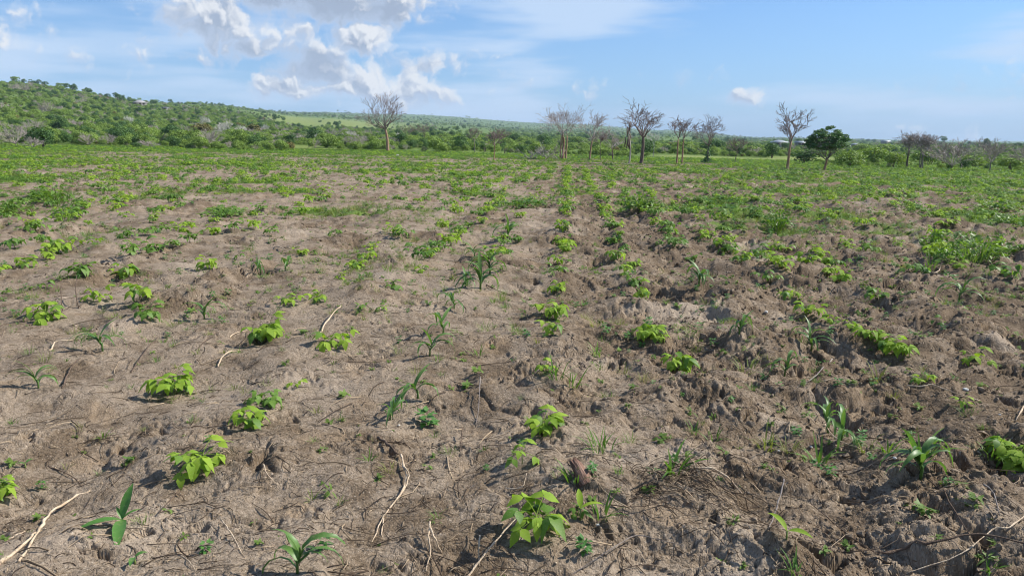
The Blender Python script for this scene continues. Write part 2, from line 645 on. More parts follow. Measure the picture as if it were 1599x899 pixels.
M_ROOFMETAL = flat_mat('roof_sheet', (.33, .36, .39), 0.4, 0.5)
M_ROOFGREY = flat_mat('roof_grey_sheet', (.40, .38, .37), 0.5, 0.4)
M_WALLWHITE = flat_mat('wall_lime', (.30, .28, .255), 0.9, 0.1)
M_DOOR = flat_mat('door_wood', (.10, .07, .05), 0.8, 0.2)
M_SHELL = flat_mat('white_shell', (.58, .56, .51), 0.4, 0.5)
M_SACK = flat_mat('white_sack', (.80, .79, .76), 0.7, 0.3)
M_POST = bark_mat('post_wood', (.10, .08, .065), (.20, .165, .135))


def soil_material(name='soil', attr=True):
    m, N = new_mat(name)
    P = N.n('ShaderNodeNewGeometry').outputs['Position']

    def nz(scale, detail, rough=0.6, out=0):
        o = N.noise(P, scale, detail, rough, 0.0, out)
        if attr:
            o.node.noise_dimensions = '2D'
        return o
    mid = nz(4.2, 4.0, 0.65)
    fin = nz(46.0, 4.0, 0.72)
    pale = N.mix(N.sstep(fin, .3, .7), (.205, .157, .109, 1), (.308, .245, .180, 1))
    damp = N.mix(N.sstep(fin, .3, .7), (.104, .074, .047, 1), (.180, .132, .087, 1))
    big = nz(1.0, 5.0, 0.62)
    fac = N.m('ADD', N.m('MULTIPLY', big, 0.55), N.m('MULTIPLY', mid, 0.60))
    if attr:
        at = N.n('ShaderNodeAttribute', attribute_name='rough')
        fac = N.m('ADD', fac, N.m('MULTIPLY', at.outputs['Fac'], 0.15))
        col = N.mix(N.sstep(fac, 0.55, 0.78), pale, damp)
        och = N.sstep(nz(2.7, 2.0), 0.58, 0.72)
        col = N.mix(N.m('MULTIPLY', och, 0.55), col, (.255, .184, .116, 1))
        silt = N.sstep(big, 0.40, 0.30)
        col = N.mix(N.m('MULTIPLY', silt, 0.6), col, (.360, .292, .220, 1))
        # specks of root and straw
        spk = nz(105.0, 2.0)
        col = N.mix(N.sstep(spk, 0.62, 0.70, 0, .6), col, (.10, .072, .052, 1))
        col = N.mix(N.sstep(spk, 0.34, 0.27, 0, .5), col, (.58, .50, .40, 1))
        # beyond and between the rows the land is grown over
        gr = N.n('ShaderNodeAttribute', attribute_name='grown')
        g2 = nz(1.7, 4.0, 0.65)
        green = N.mix(N.sstep(g2, .3, .7), (.075, .125, .026, 1), (.135, .195, .044, 1))
        mead = N.n('ShaderNodeAttribute', attribute_name='meadow')
        green = N.mix(N.m('MULTIPLY', mead.outputs['Fac'], 0.85), green, N.mix(N.sstep(g2, .3, .7), (.15, .20, .05, 1), (.25, .27, .09, 1)))
        brk = N.m('ADD', gr.outputs['Fac'], N.m('MULTIPLY', N.m('SUBTRACT', g2, 0.5), 1.1))
        col = N.mix(N.sstep(brk, 0.58, 0.82), col, green)
    else:
        col = N.mix(N.sstep(fac, 0.50, 0.72), pale, damp)
    cr = nz(16.0, 3.0, 0.6)
    crk = N.sstep(N.m('ABSOLUTE', N.m('SUBTRACT', cr, 0.5)), 0.0, 0.035)
    hsum = N.m('ADD', fin, N.m('MULTIPLY', crk, 0.25))
    bmp = N.n('ShaderNodeBump')
    bmp.inputs['Strength'].default_value = 0.9
    bmp.inputs['Distance'].default_value = 0.014
    N.t.links.new(hsum, bmp.inputs['Height'])
    finish(N, principled(N, col, 0.95, 0.10, bmp.outputs[0]))
    return m


M_SOIL = soil_material()
M_CLOD = soil_material('clod_soil', False)


# ------------------------------------------------------------------ vegetation masks on the field
def meadow_mask(x, y):
    """open pale grass strips beyond the tilled land"""
    r = np.hypot(x, y)
    az = np.arctan2(x, y)
    px = CX + F * np.tan(np.clip(az, -1.2, 1.2)) / 0.98
    n = fbm(x * 0.05, y * 0.05, 83, 3) * 14
    a = sst(px, 400, 520) * (1 - sst(px, 780, 860)) * sst(r + n, 74, 80) * (1 - sst(r + n, 92, 100))
    b = sst(px, 1000, 1060) * (1 - sst(px, 1280, 1340)) * sst(r + n, 74, 82) * (1 - sst(r + n, 112, 120))
    c = sst(px, 520, 560) * (1 - sst(px, 640, 700)) * sst(r, 600, 700) * (1 - sst(r, 1300, 1500)) * 0.6
    c = np.maximum(c, 0.85 * sst(px, 380, 450) * (1 - sst(px, 600, 660)) * sst(r, 500, 620) * (1 - sst(r, 1000, 1200)))
    return np.clip(a + b + c, 0, 1)


def grown_mask(x, y):
    """how far weeds cover the ground, 0 bare to 1 closed"""
    r = np.hypot(x, y)
    px = CX + F * x / np.maximum(y, 0.1)
    n = fbm(x * 0.30, y * 0.22, 87, 4, 0.6)
    edge = 66 - 17 * sst(px, 900, 1500)
    reach = sst(r, 11, 60)
    g = 0.03 + 0.42 * reach + 0.75 * n * (0.3 + 0.7 * sst(r, 6, 16))
    # a grassier band crosses the rows at mid distance, and the right is greener
    g = g + 0.42 * sst(px, 950, 1400) * sst(r, 10, 17)
    g = g + 0.22 * sst(-px, -260, 100) * sst(r, 14, 30)
    g = g + 0.30 * np.exp(-((r - 17.5 - 1.2 * n) / 1.4) ** 2) * sst(px, 700, 800) * (1 - sst(px, 1050, 1300))
    return np.clip(np.where(r > edge, np.maximum(g, sst(r, edge, edge + 8)), g), 0, 1)


# ------------------------------------------------------------------ the ground, one sheet
def build_ground():
    A = np.radians(np.concatenate((np.linspace(-180, -47, 26)[:-1], np.linspace(-47, 47, 900), np.linspace(47, 180, 26)[1:-1])))
    k = 0.62
    q = np.linspace(1.9 ** -k, 90 ** -k, 720)
    Rr = np.concatenate((np.linspace(0.25, 1.9, 22)[:-1], q ** (-1 / k), np.geomspace(90, 5000, 170)[1:]))
    na, nr = len(A), len(Rr)
    RR, AA = np.meshgrid(Rr, A, indexing='ij')
    X, Y = (RR * np.sin(AA)).ravel(), (RR * np.cos(AA)).ravel()
    r = RR.ravel()
    Z = smooth_z(X, Y)
    rough = roughness(X, Y)
    inn = r < 112
    Z[inn] += relief(X[inn], Y[inn], r[inn], rough[inn]) * (1 - sst(r[inn], 85, 110))
    far = sst(r, 95, 260)
    Z = Z + far * 0.6 * fbm(X * 0.02, Y * 0.02, 93, 4)
    V = np.stack((X, Y, Z), 1)
    i, j = np.meshgrid(np.arange(nr - 1), np.arange(na), indexing='ij')
    j2 = (j + 1) % na
    Q = np.stack((i * na + j, i * na + j2, (i + 1) * na + j2, (i + 1) * na + j), -1).reshape(-1, 4)[:, ::-1]
    # close the sheet under the camera
    V = np.vstack((V, [[0, 0, gz(0, 0)]]))
    fan = [(na * nr, (jj + 1) % na, jj) for jj in range(na)]
    me = mesh_np('ground', V, Q.astype(np.int32), False)
    o = obj('ground', me, M_SOIL)
    tag(o, kind='structure')
    for nm, val in (('rough', rough), ('grown', grown_mask(X, Y)), ('meadow', meadow_mask(X, Y))):
        a = me.attributes.new(nm, 'FLOAT', 'POINT')
        a.data.foreach_set('value', np.append(val, 0.0).astype(np.float32))
    return o


build_ground()


# ------------------------------------------------------------------ scatter for what nobody could count
def proto_collection(name, meshes):
    c = bpy.data.collections.new(name)
    for i, (me, mat) in enumerate(meshes):
        if not me.materials:
            me.materials.append(mat)
        o = bpy.data.objects.new('%s_%02d' % (name, i), me)
        c.objects.link(o)
    return c


def scatter(name, pts, rot, scl, idx, coll, label=None, cat=None):
    me = bpy.data.meshes.new(name)
    pts = np.asarray(pts, np.float32)
    me.vertices.add(len(pts))
    me.vertices.foreach_set('co', pts.ravel())
    a = me.attributes.new('rot', 'FLOAT_VECTOR', 'POINT')
    a.data.foreach_set('vector', np.asarray(rot, np.float32).ravel())
    a = me.attributes.new('scl', 'FLOAT', 'POINT')
    a.data.foreach_set('value', np.asarray(scl, np.float32))
    a = me.attributes.new('idx', 'INT', 'POINT')
    a.data.foreach_set('value', np.asarray(idx, np.int32))
    o = bpy.data.objects.new(name, me)
    COL.objects.link(o)
    tag(o, label, cat, kind='stuff')
    g = bpy.data.node_groups.new(name, 'GeometryNodeTree')
    g.interface.new_socket('Geometry', in_out='INPUT', socket_type='NodeSocketGeometry')
    g.interface.new_socket('Geometry', in_out='OUTPUT', socket_type='NodeSocketGeometry')
    gi, go = g.nodes.new('NodeGroupInput'), g.nodes.new('NodeGroupOutput')
    ci = g.nodes.new('GeometryNodeCollectionInfo')
    ci.inputs['Collection'].default_value = coll
    ci.inputs['Separate Children'].default_value = True
    ci.inputs['Reset Children'].default_value = True
    ip = g.nodes.new('GeometryNodeInstanceOnPoints')
    ip.inputs['Pick Instance'].default_value = True

    def attr(nm, typ):
        n = g.nodes.new('GeometryNodeInputNamedAttribute')
        n.data_type = typ
        n.inputs['Name'].default_value = nm
        return n.outputs['Attribute']
    e2r = g.nodes.new('FunctionNodeEulerToRotation')
    L = g.links.new
    L(gi.outputs[0], ip.inputs['Points'])
    L(ci.outputs[0], ip.inputs['Instance'])
    L(attr('idx', 'INT'), ip.inputs['Instance Index'])
    L(attr('rot', 'FLOAT_VECTOR'), e2r.inputs[0])
    L(e2r.outputs[0], ip.inputs['Rotation'])
    L(attr('scl', 'FLOAT'), ip.inputs['Scale'])
    L(ip.outputs[0], go.inputs[0])
    md = o.modifiers.new('scatter', 'NODES')
    md.node_group = g
    return o


# ------------------------------------------------------------------ foliage meshes
def leaf_clump(rng, lobes, n, size, shell=0.62, squash=1.0):
    """many separate small bent leaf sprays spread through a lobed crown"""
    L = np.array(lobes, float)
    w = (L[:, 3] * L[:, 4] * L[:, 5]) ** 0.66
    l = L[rng.choice(len(L), n, p=w / w.sum())]

    def unit(v):
        return v / (np.linalg.norm(v, axis=1, keepdims=True) + 1e-9)
    d = unit(rng.normal(size=(n, 3)))
    d[:, 2] = np.where(d[:, 2] < -0.5, -0.6 * d[:, 2], d[:, 2])
    rad = shell + (1.08 - shell) * rng.random((n, 1)) ** 0.6
    c = l[:, :3] + d * l[:, 3:6] * rad
    nrm = unit(d * 0.9 + rng.normal(size=(n, 3)) * 0.55 + np.array((0, 0, 0.35)))
    t = unit(np.cross(nrm, rng.normal(size=(n, 3))))
    b = np.cross(nrm, t)
    s = size * (0.6 + 0.8 * rng.random((n, 1)))
    V = np.stack((c - t * s * 0.5, c + b * s * 0.33 - nrm * s * 0.12, c + t * s * 0.55 - nrm * s * 0.1, c - b * s * 0.33 - nrm * s * 0.12), 1).reshape(-1, 3)
    return V, np.arange(4 * n, dtype=np.int32).reshape(-1, 4)


def bush_mesh(seed, w, h, n, size, nl=7):
    rng = np.random.default_rng(seed)
    lobes = []
    for k in range(nl):
        a = rng.random() * 6.283
        q = rng.random() ** 0.5 * w * 0.33
        z = h * (0.28 + 0.45 * rng.random()) * (1 - 0.35 * q / w)
        s = w * (0.17 + 0.14 * rng.random())
        lobes.append((q * math.cos(a), q * math.sin(a), z, s, s, min(s * 0.95, h * 0.42)))
    lobes.append((0, 0, h * 0.45, w * 0.3, w * 0.3, h * 0.38))
    v, f = leaf_clump(rng, lobes, n, size)
    v[:, 2] = np.maximum(v[:, 2], 0.02)
    return mesh_np('bush_crown', v, f)


def stems_mesh(seed, w, h, n=5):
    rng = random.Random(seed)
    mb = MB()
    for k in range(n):
        a = rng.random() * 6.283
        q = w * 0.25 * rng.random()
        p = [(0.04 * math.cos(a), 0.04 * math.sin(a), -0.05)]
        for s in (0.35, 0.7, 1.0):
            p.append((q * s * math.cos(a) + rng.uniform(-.04, .04) * w, q * s * math.sin(a) + rng.uniform(-.04, .04) * w, h * 0.72 * s))
        mb.tube(p, [0.05 * h / 2, 0.035 * h / 2, 0.022 * h / 2, 0.01 * h / 2], 5)
    return mb.mesh('bush_stems', True)


def bare_tree(seed, h, cw, fork=0.42, lean=(0, 0), limbs=5, spread=0.9, r0=0.11, trunks=1, twig=0.015, depth=5, gap=0.0, flat=1.0, bend=0.0):
    """trunk mesh and crown mesh (limbs, branches, twigs) of a leafless tree"""
    rng = random.Random(seed)
    T, C = MB(), MB()

    def rv(s):
        return Vector((rng.gauss(0, s), rng.gauss(0, s), rng.gauss(0, s)))

    def grow(p, d, ln, r, lev):
        n = 4 if lev < 3 else 3
        pts, rad = [p.copy()], [r]
        q, dd = p.copy(), d.copy()
        for i in range(n):
            dd = (dd + rv(0.13) + Vector((0, 0, 0.07 if lev < 3 else 0.05))).normalized()
            q = q + dd * ln / n
            pts.append(q.copy())
            rad.append(max(twig * 0.6, r * (1 - 0.55 * (i + 1) / n)))
        C.tube(pts, rad, 5 if lev == 1 else 4 if lev == 2 else 3, False)
        if lev >= depth:
            return
        kids = 3 if lev < 3 else rng.randint(2, 3)
        for k in range(kids):
            t = rng.uniform(0.35, 1.0) if k else 1.0
            i = min(n, max(1, int(round(t * n))))
            side = rv(1.0)
            side = (side - dd * side.dot(dd)).normalized()
            ang = rng.uniform(0.30, 0.75)
            nd = ((pts[i] - pts[i - 1]).normalized() * math.cos(ang) + side * math.sin(ang))
            nd.z *= flat
            nd.normalize()
            grow(pts[i], nd, ln * rng.uniform(0.55, 0.84), max(twig, rad[i] * rng.uniform(0.55, 0.72)), lev + 1)

    for tk in range(trunks):
        off = Vector((rng.uniform(-1, 1), rng.uniform(-1, 1), 0)) * (0.0 if trunks == 1 else r0 * 2.3 * (0.6 + 0.5 * trunks ** 0.5))
        hf = h * fork * rng.uniform(0.92, 1.08)
        pts, rad = [], []
        n = 8
        a, b = rng.uniform(0, 6), rng.uniform(0, 6)
        for i in range(n + 1):
            s = i / n
            pts.append(off + Vector((lean[0] * s ** 1.6 + bend * math.sin(s * 3.1) + 0.02 * h * fork * math.sin(a + s * 4), lean[1] * s + 0.02 * h * fork * math.sin(b + s * 4), -0.12 + (hf + 0.12) * s)))
            rr = r0 * (1.25 - 0.55 * s) + (r0 * 0.55 * max(0, 1 - s * 7))
            rad.append(rr * rng.uniform(0.93, 1.07))
        T.tube(pts, rad, 8)
        top = pts[-1]
        nl = max(2, limbs if trunks == 1 else limbs // trunks + 1)
        L = (h - hf) * 0.44
        for k in range(nl):
            az = 6.283 * (k + rng.uniform(-.3, .3)) / nl + tk
            out = Vector((math.cos(az), math.sin(az), 0))
            tilt = rng.uniform(0.35, 1.0) * spread
            if k == 0:
                tilt *= 0.25
            d = (Vector((0, 0, 1)) * math.cos(tilt) + out * math.sin(tilt)).normalized()
            base = top if k < 3 else pts[-2]
            ll = L * rng.uniform(0.85, 1.12) * (1.0 if abs(out.x) < .5 else max(.7, min(1.5, cw / (h - hf) * 0.85)))
            grow(base, d, ll, r0 * rng.uniform(0.42, 0.6), 1)
    return T.mesh('trunk', True), C.mesh('crown', True)


def fit_crown(tm, cm, h, cw):
    """scale crown so that the tree has the height and width seen"""
    n = len(cm.vertices)
    co = np.empty(n * 3, np.float32)
    cm.vertices.foreach_get('co', co)
    co = co.reshape(-1, 3)
    z0 = np.percentile(co[:, 2], 0.5)
    top = co[:, 2].max()
    kz = (h - z0) / (top - z0)
    x0 = np.median(co[:, 0])
    w = np.percentile(co[:, 0], 99) - np.percentile(co[:, 0], 1)
    f = np.clip((co[:, 2] - z0) / (0.25 * h), 0, 1)[:, None]
    kx = cw / w
    co[:, :2] = co[:, :2] * (1 - f) + (co[:, :2] * kx) * f
    co[:, 2] = z0 + (co[:, 2] - z0) * kz
    cm.vertices.foreach_set('co', co.ravel())
    cm.update()


# ------------------------------------------------------------------ bare trees along the far edge of the field
# base px, base row, top row, crown width px, settings, trunk material, crown material, label
TREES = [
    (606, 237, 147, 66, dict(seed=41, fork=.44, lean=(-.30, 0), limbs=9, spread=1.15, r0=.115, depth=5, twig=.019), 'RED', 'lone bare tree with reddish trunk and crown leaning to one side'),
    (639, 226, 194, 26, dict(seed=5, fork=.35, limbs=5, spread=.7, r0=.07), 'DARK', 'small dark leafless tree just behind the lone reddish trunked tree'),
    (664, 228, 192, 24, dict(seed=6, fork=.40, limbs=5, spread=.7, r0=.07), 'DARK', 'small dark leafless tree near the fence posts, second from the lone reddish trunked tree'),
    (741, 238, 199, 24, dict(seed=7, fork=.45, limbs=5, spread=.8, r0=.07), 'GREY', 'slight grey leafless tree standing by a low fence in mid field'),
    (772, 250, 200, 36, dict(seed=8, fork=.50, limbs=6, spread=.9, r0=.075), 'RED', 'slim bare tree with straight reddish stem, next to the slight grey one'),
    (880, 249, 164, 66, dict(seed=9, fork=.42, limbs=9, spread=1.0, r0=.075, trunks=4, depth=5), 'RED', 'many stemmed bare tree with reddish trunks and dense pale crown'),
    (920, 251, 175, 48, dict(seed=10, fork=.45, lean=(.35, 0), limbs=5, spread=.9, r0=.085), 'RED', 'slender leaning bare tree just past the many stemmed tree'),
    (937, 251, 205, 22, dict(seed=27, fork=.5, limbs=4, spread=.8, r0=.05), 'DARK', 'thin dark leafless sapling between the leaning tree and the low spreading one'),
    (957, 251, 196, 54, dict(seed=11, fork=.34, limbs=7, spread=1.15, r0=.09, lean=(-.1, 0)), 'DARK', 'low spreading bare tree with dark trunk and tangled crown'),
    (981, 256, 181, 18, dict(seed=12, fork=.62, limbs=5, spread=.5, r0=.075, bend=.12, depth=3), 'PALE', 'pale crooked dead tree with dark stubs hanging about its top'),
    (1002, 258, 152, 66, dict(seed=13, fork=.42, limbs=6, spread=.95, r0=.125, depth=5), 'DARK', 'tallest bare tree, dark trunk and wide rounded crown of bare boughs'),
    (1020, 247, 206, 24, dict(seed=14, fork=.55, limbs=4, spread=.9, r0=.06), 'PALE', 'small pale bare tree behind the tallest bare tree'),
    (1060, 257, 184, 40, dict(seed=15, fork=.50, lean=(.12, 0), limbs=5, spread=.9, r0=.085, trunks=2), 'RED', 'twin stemmed bare tree with yellowish trunk on the field edge'),
    (1105, 255, 181, 50, dict(seed=16, fork=.40, limbs=7, spread=.95, r0=.095, depth=5), 'GREY', 'bare tree with round twiggy crown and a climber round its foot'),
    (1147, 254, 211, 38, dict(seed=17, fork=.33, lean=(.25, 0), limbs=7, spread=.9, r0=.08), 'DARK', 'short dark twiggy tree leaning over the pale meadow strip'),
    (1228, 266, 162, 48, dict(seed=18, fork=.44, lean=(.22, 0), limbs=6, spread=.75, r0=.10), 'RED', 'tall narrow bare tree with yellowish trunk in front of the white roofs'),
    (1415, 263, 214, 28, dict(seed=19, fork=.45, limbs=6, spread=.6, r0=.07, trunks=2), 'DARK', 'reddish grey bare tree on several thin stems, first of the row beyond the leafy tree'),
    (1436, 264, 216, 34, dict(seed=20, fork=.40, limbs=8, spread=.7, r0=.065, trunks=3), 'GREY', 'many stemmed bare tree with greyish pink twigs, second of the row beyond the leafy tree'),
    (1486, 266, 222, 64, dict(seed=21, fork=.14, limbs=8, spread=1.05, r0=.10, depth=5), 'DARK', 'wide low bare tree forking near the ground with a dark trunk'),
    (1545, 269, 224, 52, dict(seed=22, fork=.30, limbs=7, spread=1.0, r0=.085, depth=5), 'GREY', 'rounded bare tree with a short forked trunk near the end of the bare tree row'),
    (1603, 268, 230, 50, dict(seed=23, fork=.26, limbs=7, spread=1.0, r0=.08), 'GREY', 'bare tree cut off by the right edge, half hidden in green bushes'),
]
BK = {'RED': M_BARK_RED, 'DARK': M_BARK_DARK, 'GREY': M_BARK_GREY, 'PALE': M_BARK_PALE}
for (bx, by, ty, cwpx, kw, bk, label) in TREES:
    p = hit(bx, by)
    s = 1.0 / px_m(p)
    h, cw = (by - ty) * s * 1.02, cwpx * s
    if bx > 1400:
        h, cw = h * 1.2, cw * 1.1
    kw = dict(kw)
    kw['r0'] = kw['r0'] * h / 5.2
    if bx > 1400:
        kw.update(twig=.019, limbs=kw['limbs'] + 4, depth=5)
    tm, cm = bare_tree(h=h, cw=cw, **kw)
    fit_crown(tm, cm, h, cw)
    t = thing('bare_tree', p, label, 'tree', 'leafless trees along the far edge of the field')
    obj('trunk', tm, BK[bk], t)
    c = obj('crown', cm, M_TWIG_PALE if bx in (1020,) else M_TWIG if bx in (880, 920, 957, 1415, 1436, 1486, 1545, 1603) else M_TWIG_BROWN, t)
    if bx == 981:
        rng = random.Random(4)
        mb = MB()
        for k in range(9):
            a = rng.random() * 6.28
            z = h * rng.uniform(.45, .9)
            x, y = .16 * math.cos(a) - .10, .16 * math.sin(a)
            mb.tube([(x, y, z), (x + rng.uniform(-.06, .06), y, z - h * .10), (x + rng.uniform(-.1, .1), y, z - h * .20)], [.03, .06, .02], 5)
        obj('hanging_stub', mb.mesh('hanging_stub', True), M_BARK_DARK, c)
    if bx == 1105:
        rng = np.random.default_rng(8)
        v, f = leaf_clump(rng, [(0, 0, .5, .32, .3, .55), (.05, 0, 1.2, .16, .16, .5), (-.1, 0, .15, .5, .4, .25)], 420, .13, .5)
        obj('climber', mesh_np('climber', v, f), M_TREELEAF, t)

# the leafy tree
p = hit(1288, 266)
s = 1.0 / px_m(p)
h, cw = 69 * s, 68 * s
tm, cm = bare_tree(seed=31, h=h * .92, cw=cw * .9, fork=.30, limbs=8, spread=1.15, r0=.085, lean=(.08, 0), depth=4)
fit_crown(tm, cm, h * .9, cw * .92)
t = thing('leafy_tree', p, 'small dark green leafy tree with layered crown among the bare trees', 'tree')
obj('trunk', tm, M_BARK_RED, t)
c = obj('crown', cm, M_BARK_GREY, t)
rng = np.random.default_rng(5)
lobes = []
for k in range(150):
    a, q = rng.random() * 6.283, rng.random() ** .5
    zlo, zhi = h * (.44 + .06 * q * q), h * (.96 - .30 * q * q)
    zz = zlo + (zhi - zlo) * rng.random() ** .8
    lobes.append((cw * .46 * q * math.cos(a) + .05, cw * .46 * q * math.sin(a), zz, cw * (.05 + .07 * rng.random()), cw * (.05 + .07 * rng.random()), h * (.03 + .035 * rng.random())))
v, f = leaf_clump(rng, lobes, 9500, .105, .1)
obj('foliage', mesh_np('foliage', v, f), M_TREELEAF, c)


# ------------------------------------------------------------------ bush and hillside
BUSHES = []
for k, (w, h, mat, n, sz) in enumerate([(2.6, 2.0, M_BUSH_A, 1100, .19), (2.2, 1.7, M_BUSH_B, 950, .17), (3.0, 2.6, M_BUSH_C, 1200, .20),
                                        (2.4, 1.6, M_BUSH_D, 900, .165), (2.0, 1.5, M_BUSH_A, 850, .165), (3.2, 2.2, M_BUSH_B, 1200, .20),
                                        (2.6, 2.2, M_BUSH_O, 520, .24), (2.8, 1.8, M_BUSH_A, 1050, .18)]):
    BUSHES.append((bush_mesh(100 + k, w, h, n, sz), mat, w, h))
TWIGGY = []
for k, (h, cw, mat) in enumerate([(2.6, 2.8, M_TWIG), (2.4, 2.2, M_TWIG_PALE), (3.0, 3.0, M_TWIG_PALE), (2.0, 2.6, M_TWIG)]):
    tm, cm = bare_tree(seed=200 + k, h=h, cw=cw, fork=.12, limbs=11, spread=1.1, r0=.06, depth=4, twig=.03 if k in (1, 2) else .02)
    fit_crown(tm, cm, h, cw)
    TWIGGY.append((tm, cm, mat, cw, h))
TALL = []
for k, (w, h, mat) in enumerate([(5.0, 4.6, M_BUSH_C), (4.2, 5.2, M_BUSH_C), (6.0, 4.2, M_BUSH_A)]):
    rng = np.random.default_rng(300 + k)
    lobes = [(rng.uniform(-.3, .3) * w, rng.uniform(-.3, .3) * w, h * rng.uniform(.5, .85), w * rng.uniform(.14, .24), w * rng.uniform(.14, .24), h * rng.uniform(.10, .18)) for _ in range(12)]
    v, f = leaf_clump(rng, lobes, 800, .34)
    mb = MB()
    mb.tube([(0, 0, -.3), (.1, 0, h * .3), (-.1, .1, h * .65)], [.2, .15, .08], 6)
    for q in range(5):
        l = lobes[q]
        mb.tube([(.05, 0, h * .3), (l[0] * .5, l[1] * .5, h * .48), (l[0], l[1], l[2])], [.09, .06, .03], 4)
    TALL.append((mb.mesh('tree_trunk', True), mesh_np('tree_crown', v, f), mat, w, h))
bush_col = proto_collection('bush_kinds', [(b[0], b[1]) for b in BUSHES] + [(t[1], t[2]) for t in TWIGGY] + [(t[1], t[2]) for t in TALL])
NB, NTW = len(BUSHES), len(TWIGGY)

rng = np.random.default_rng(77)


def px_of(x, y):
    return CX + F * x / y / 0.98


def scatter_bush():
    P, S, I = [], [], []

    def band(n, r0, r1, smin, smax, az0=-44, az1=44, law=1.0):
        az = np.radians(rng.uniform(az0, az1, n))
        r = np.exp(rng.uniform(math.log(r0), math.log(r1), n)) if law == 1 else np.sqrt(rng.uniform(r0 * r0, r1 * r1, n))
        x, y = r * np.sin(az), r * np.cos(az)
        px = px_of(x, y)
        start = 92 - 8 * sst(px, 60, 400) - 27 * sst(px, 1180, 1330) + 9 * sst(px, 520, 640) * (1 - sst(px, 900, 1000)) + 30 * sst(px, 990, 1040) * (1 - sst(px, 1250, 1300))
        start = start + 5 * fbm(x * .07, y * .07, 5, 2)
        keep = (r > start) & (rng.random(n) > meadow_mask(x, y) * 1.2)
        clear = fbm(x * .018 / np.maximum(1, r / 500), y * .012 / np.maximum(1, r / 500), 9, 3)
        open_ = sst(clear, .16, .40) * sst(px, 250, 520) * (1 - sst(px, 1250, 1400))
        keep &= rng.random(n) > open_ * .92 * (1 - sst(r, 1100, 1500))
        x, y, r, px = x[keep], y[keep], r[keep], px[keep]
        s = rng.uniform(smin, smax, len(x)) * (0.7 + 0.9 * rng.random(len(x)) ** 3)
        s = s * (1 - .56 * sst(px, 1150, 1350) * (1 - sst(r, 150, 400)))
        kindn = fbm(x * .03, y * .03, 19, 3)
        idx = rng.integers(0, NB, len(x))
        u = rng.random(len(x))
        idx = np.where((u < .30) & (kindn > .15), 1, idx)
        idx = np.where((u < .22) & (kindn < -.2), 2, idx)
        idx = np.where((idx == 3) & (rng.random(len(x)) < .5), 4, idx)
        idx = np.where((idx == 2) & (rng.random(len(x)) < .4), 5, idx)
        idx = np.where((idx == 6) & (rng.random(len(x)) < .75), 0, idx)
        tw = rng.random(len(x)) < np.where(px < 620, .07, .02)
        idx = np.where(tw, NB + 3 * rng.integers(0, 2, len(x)), idx)
        P.append(np.stack((x, y), 1))
        S.append(s)
        I.append(idx)
    band(12000, 70, 190, .26, .66, law=2)
    band(24000, 150, 520, .36, .85, law=2)
    band(13000, 480, 1500, .5, 1.15)
    band(16000, 1200, 4200, .8, 1.9)
    P, S, I = np.concatenate(P), np.concatenate(S), np.concatenate(I)
    z = smooth_z(P[:, 0], P[:, 1]) - 0.15 * S
    r = np.hypot(P[:, 0], P[:, 1])
    z += sst(r, 95, 260) * 0.6 * fbm(P[:, 0] * 0.02, P[:, 1] * 0.02, 93, 4)
    rot = np.zeros((len(P), 3))
    rot[:, 2] = rng.uniform(0, 6.283, len(P))
    scatter('undergrowth', np.column_stack((P, z)), rot, S, I, bush_col, 'green bush and thicket covering the hillside and the flat land beyond the field', 'undergrowth')
    # scattered taller trees on slopes and skylines
    n = 420
    az = np.radians(rng.uniform(-44, 44, n))
    r = np.exp(rng.uniform(math.log(420), math.log(4200), n))
    x, y = r * np.sin(az), r * np.cos(az)
    z = smooth_z(x, y) - .3
    rot = np.zeros((n, 3))
    rot[:, 2] = rng.uniform(0, 6.283, n)
    scatter('far_woods', np.column_stack((x, y, z)), rot, rng.uniform(.55, 1.2, n) * np.clip(r / 1500, 1, 2.2), NB + NTW + rng.integers(0, len(TALL), n), bush_col, 'dark scattered trees on the far slopes and skyline', 'woodland')


scatter_bush()


def place_bush(px, py, wpx, hpx, kind, label, group=None, tw=False, dist=None):
    p = hit(px, py) if dist is None else at_dist(px, dist)
    s = 1.0 / px_m(p)
    if tw:
        tm, cm, mat, w, h = TWIGGY[kind]
        name, cat = 'bare_shrub', 'shrub'
    else:
        cm, mat, w, h = BUSHES[kind]
        tm = None
        name, cat = 'green_shrub', 'shrub'
    t = thing(name, p, label, cat, group, rz=random.Random(int(px * 7 + py)).uniform(0, 6.28))
    t.scale = (wpx * s / w, wpx * s / w, hpx * s / h)
    if tm is None:
        obj('stems', STEMS[kind % 3], M_BARK_DARK, t)
    else:
        obj('stems', tm, M_BARK_GREY, t)
    obj('crown', cm, mat, t)
    return t


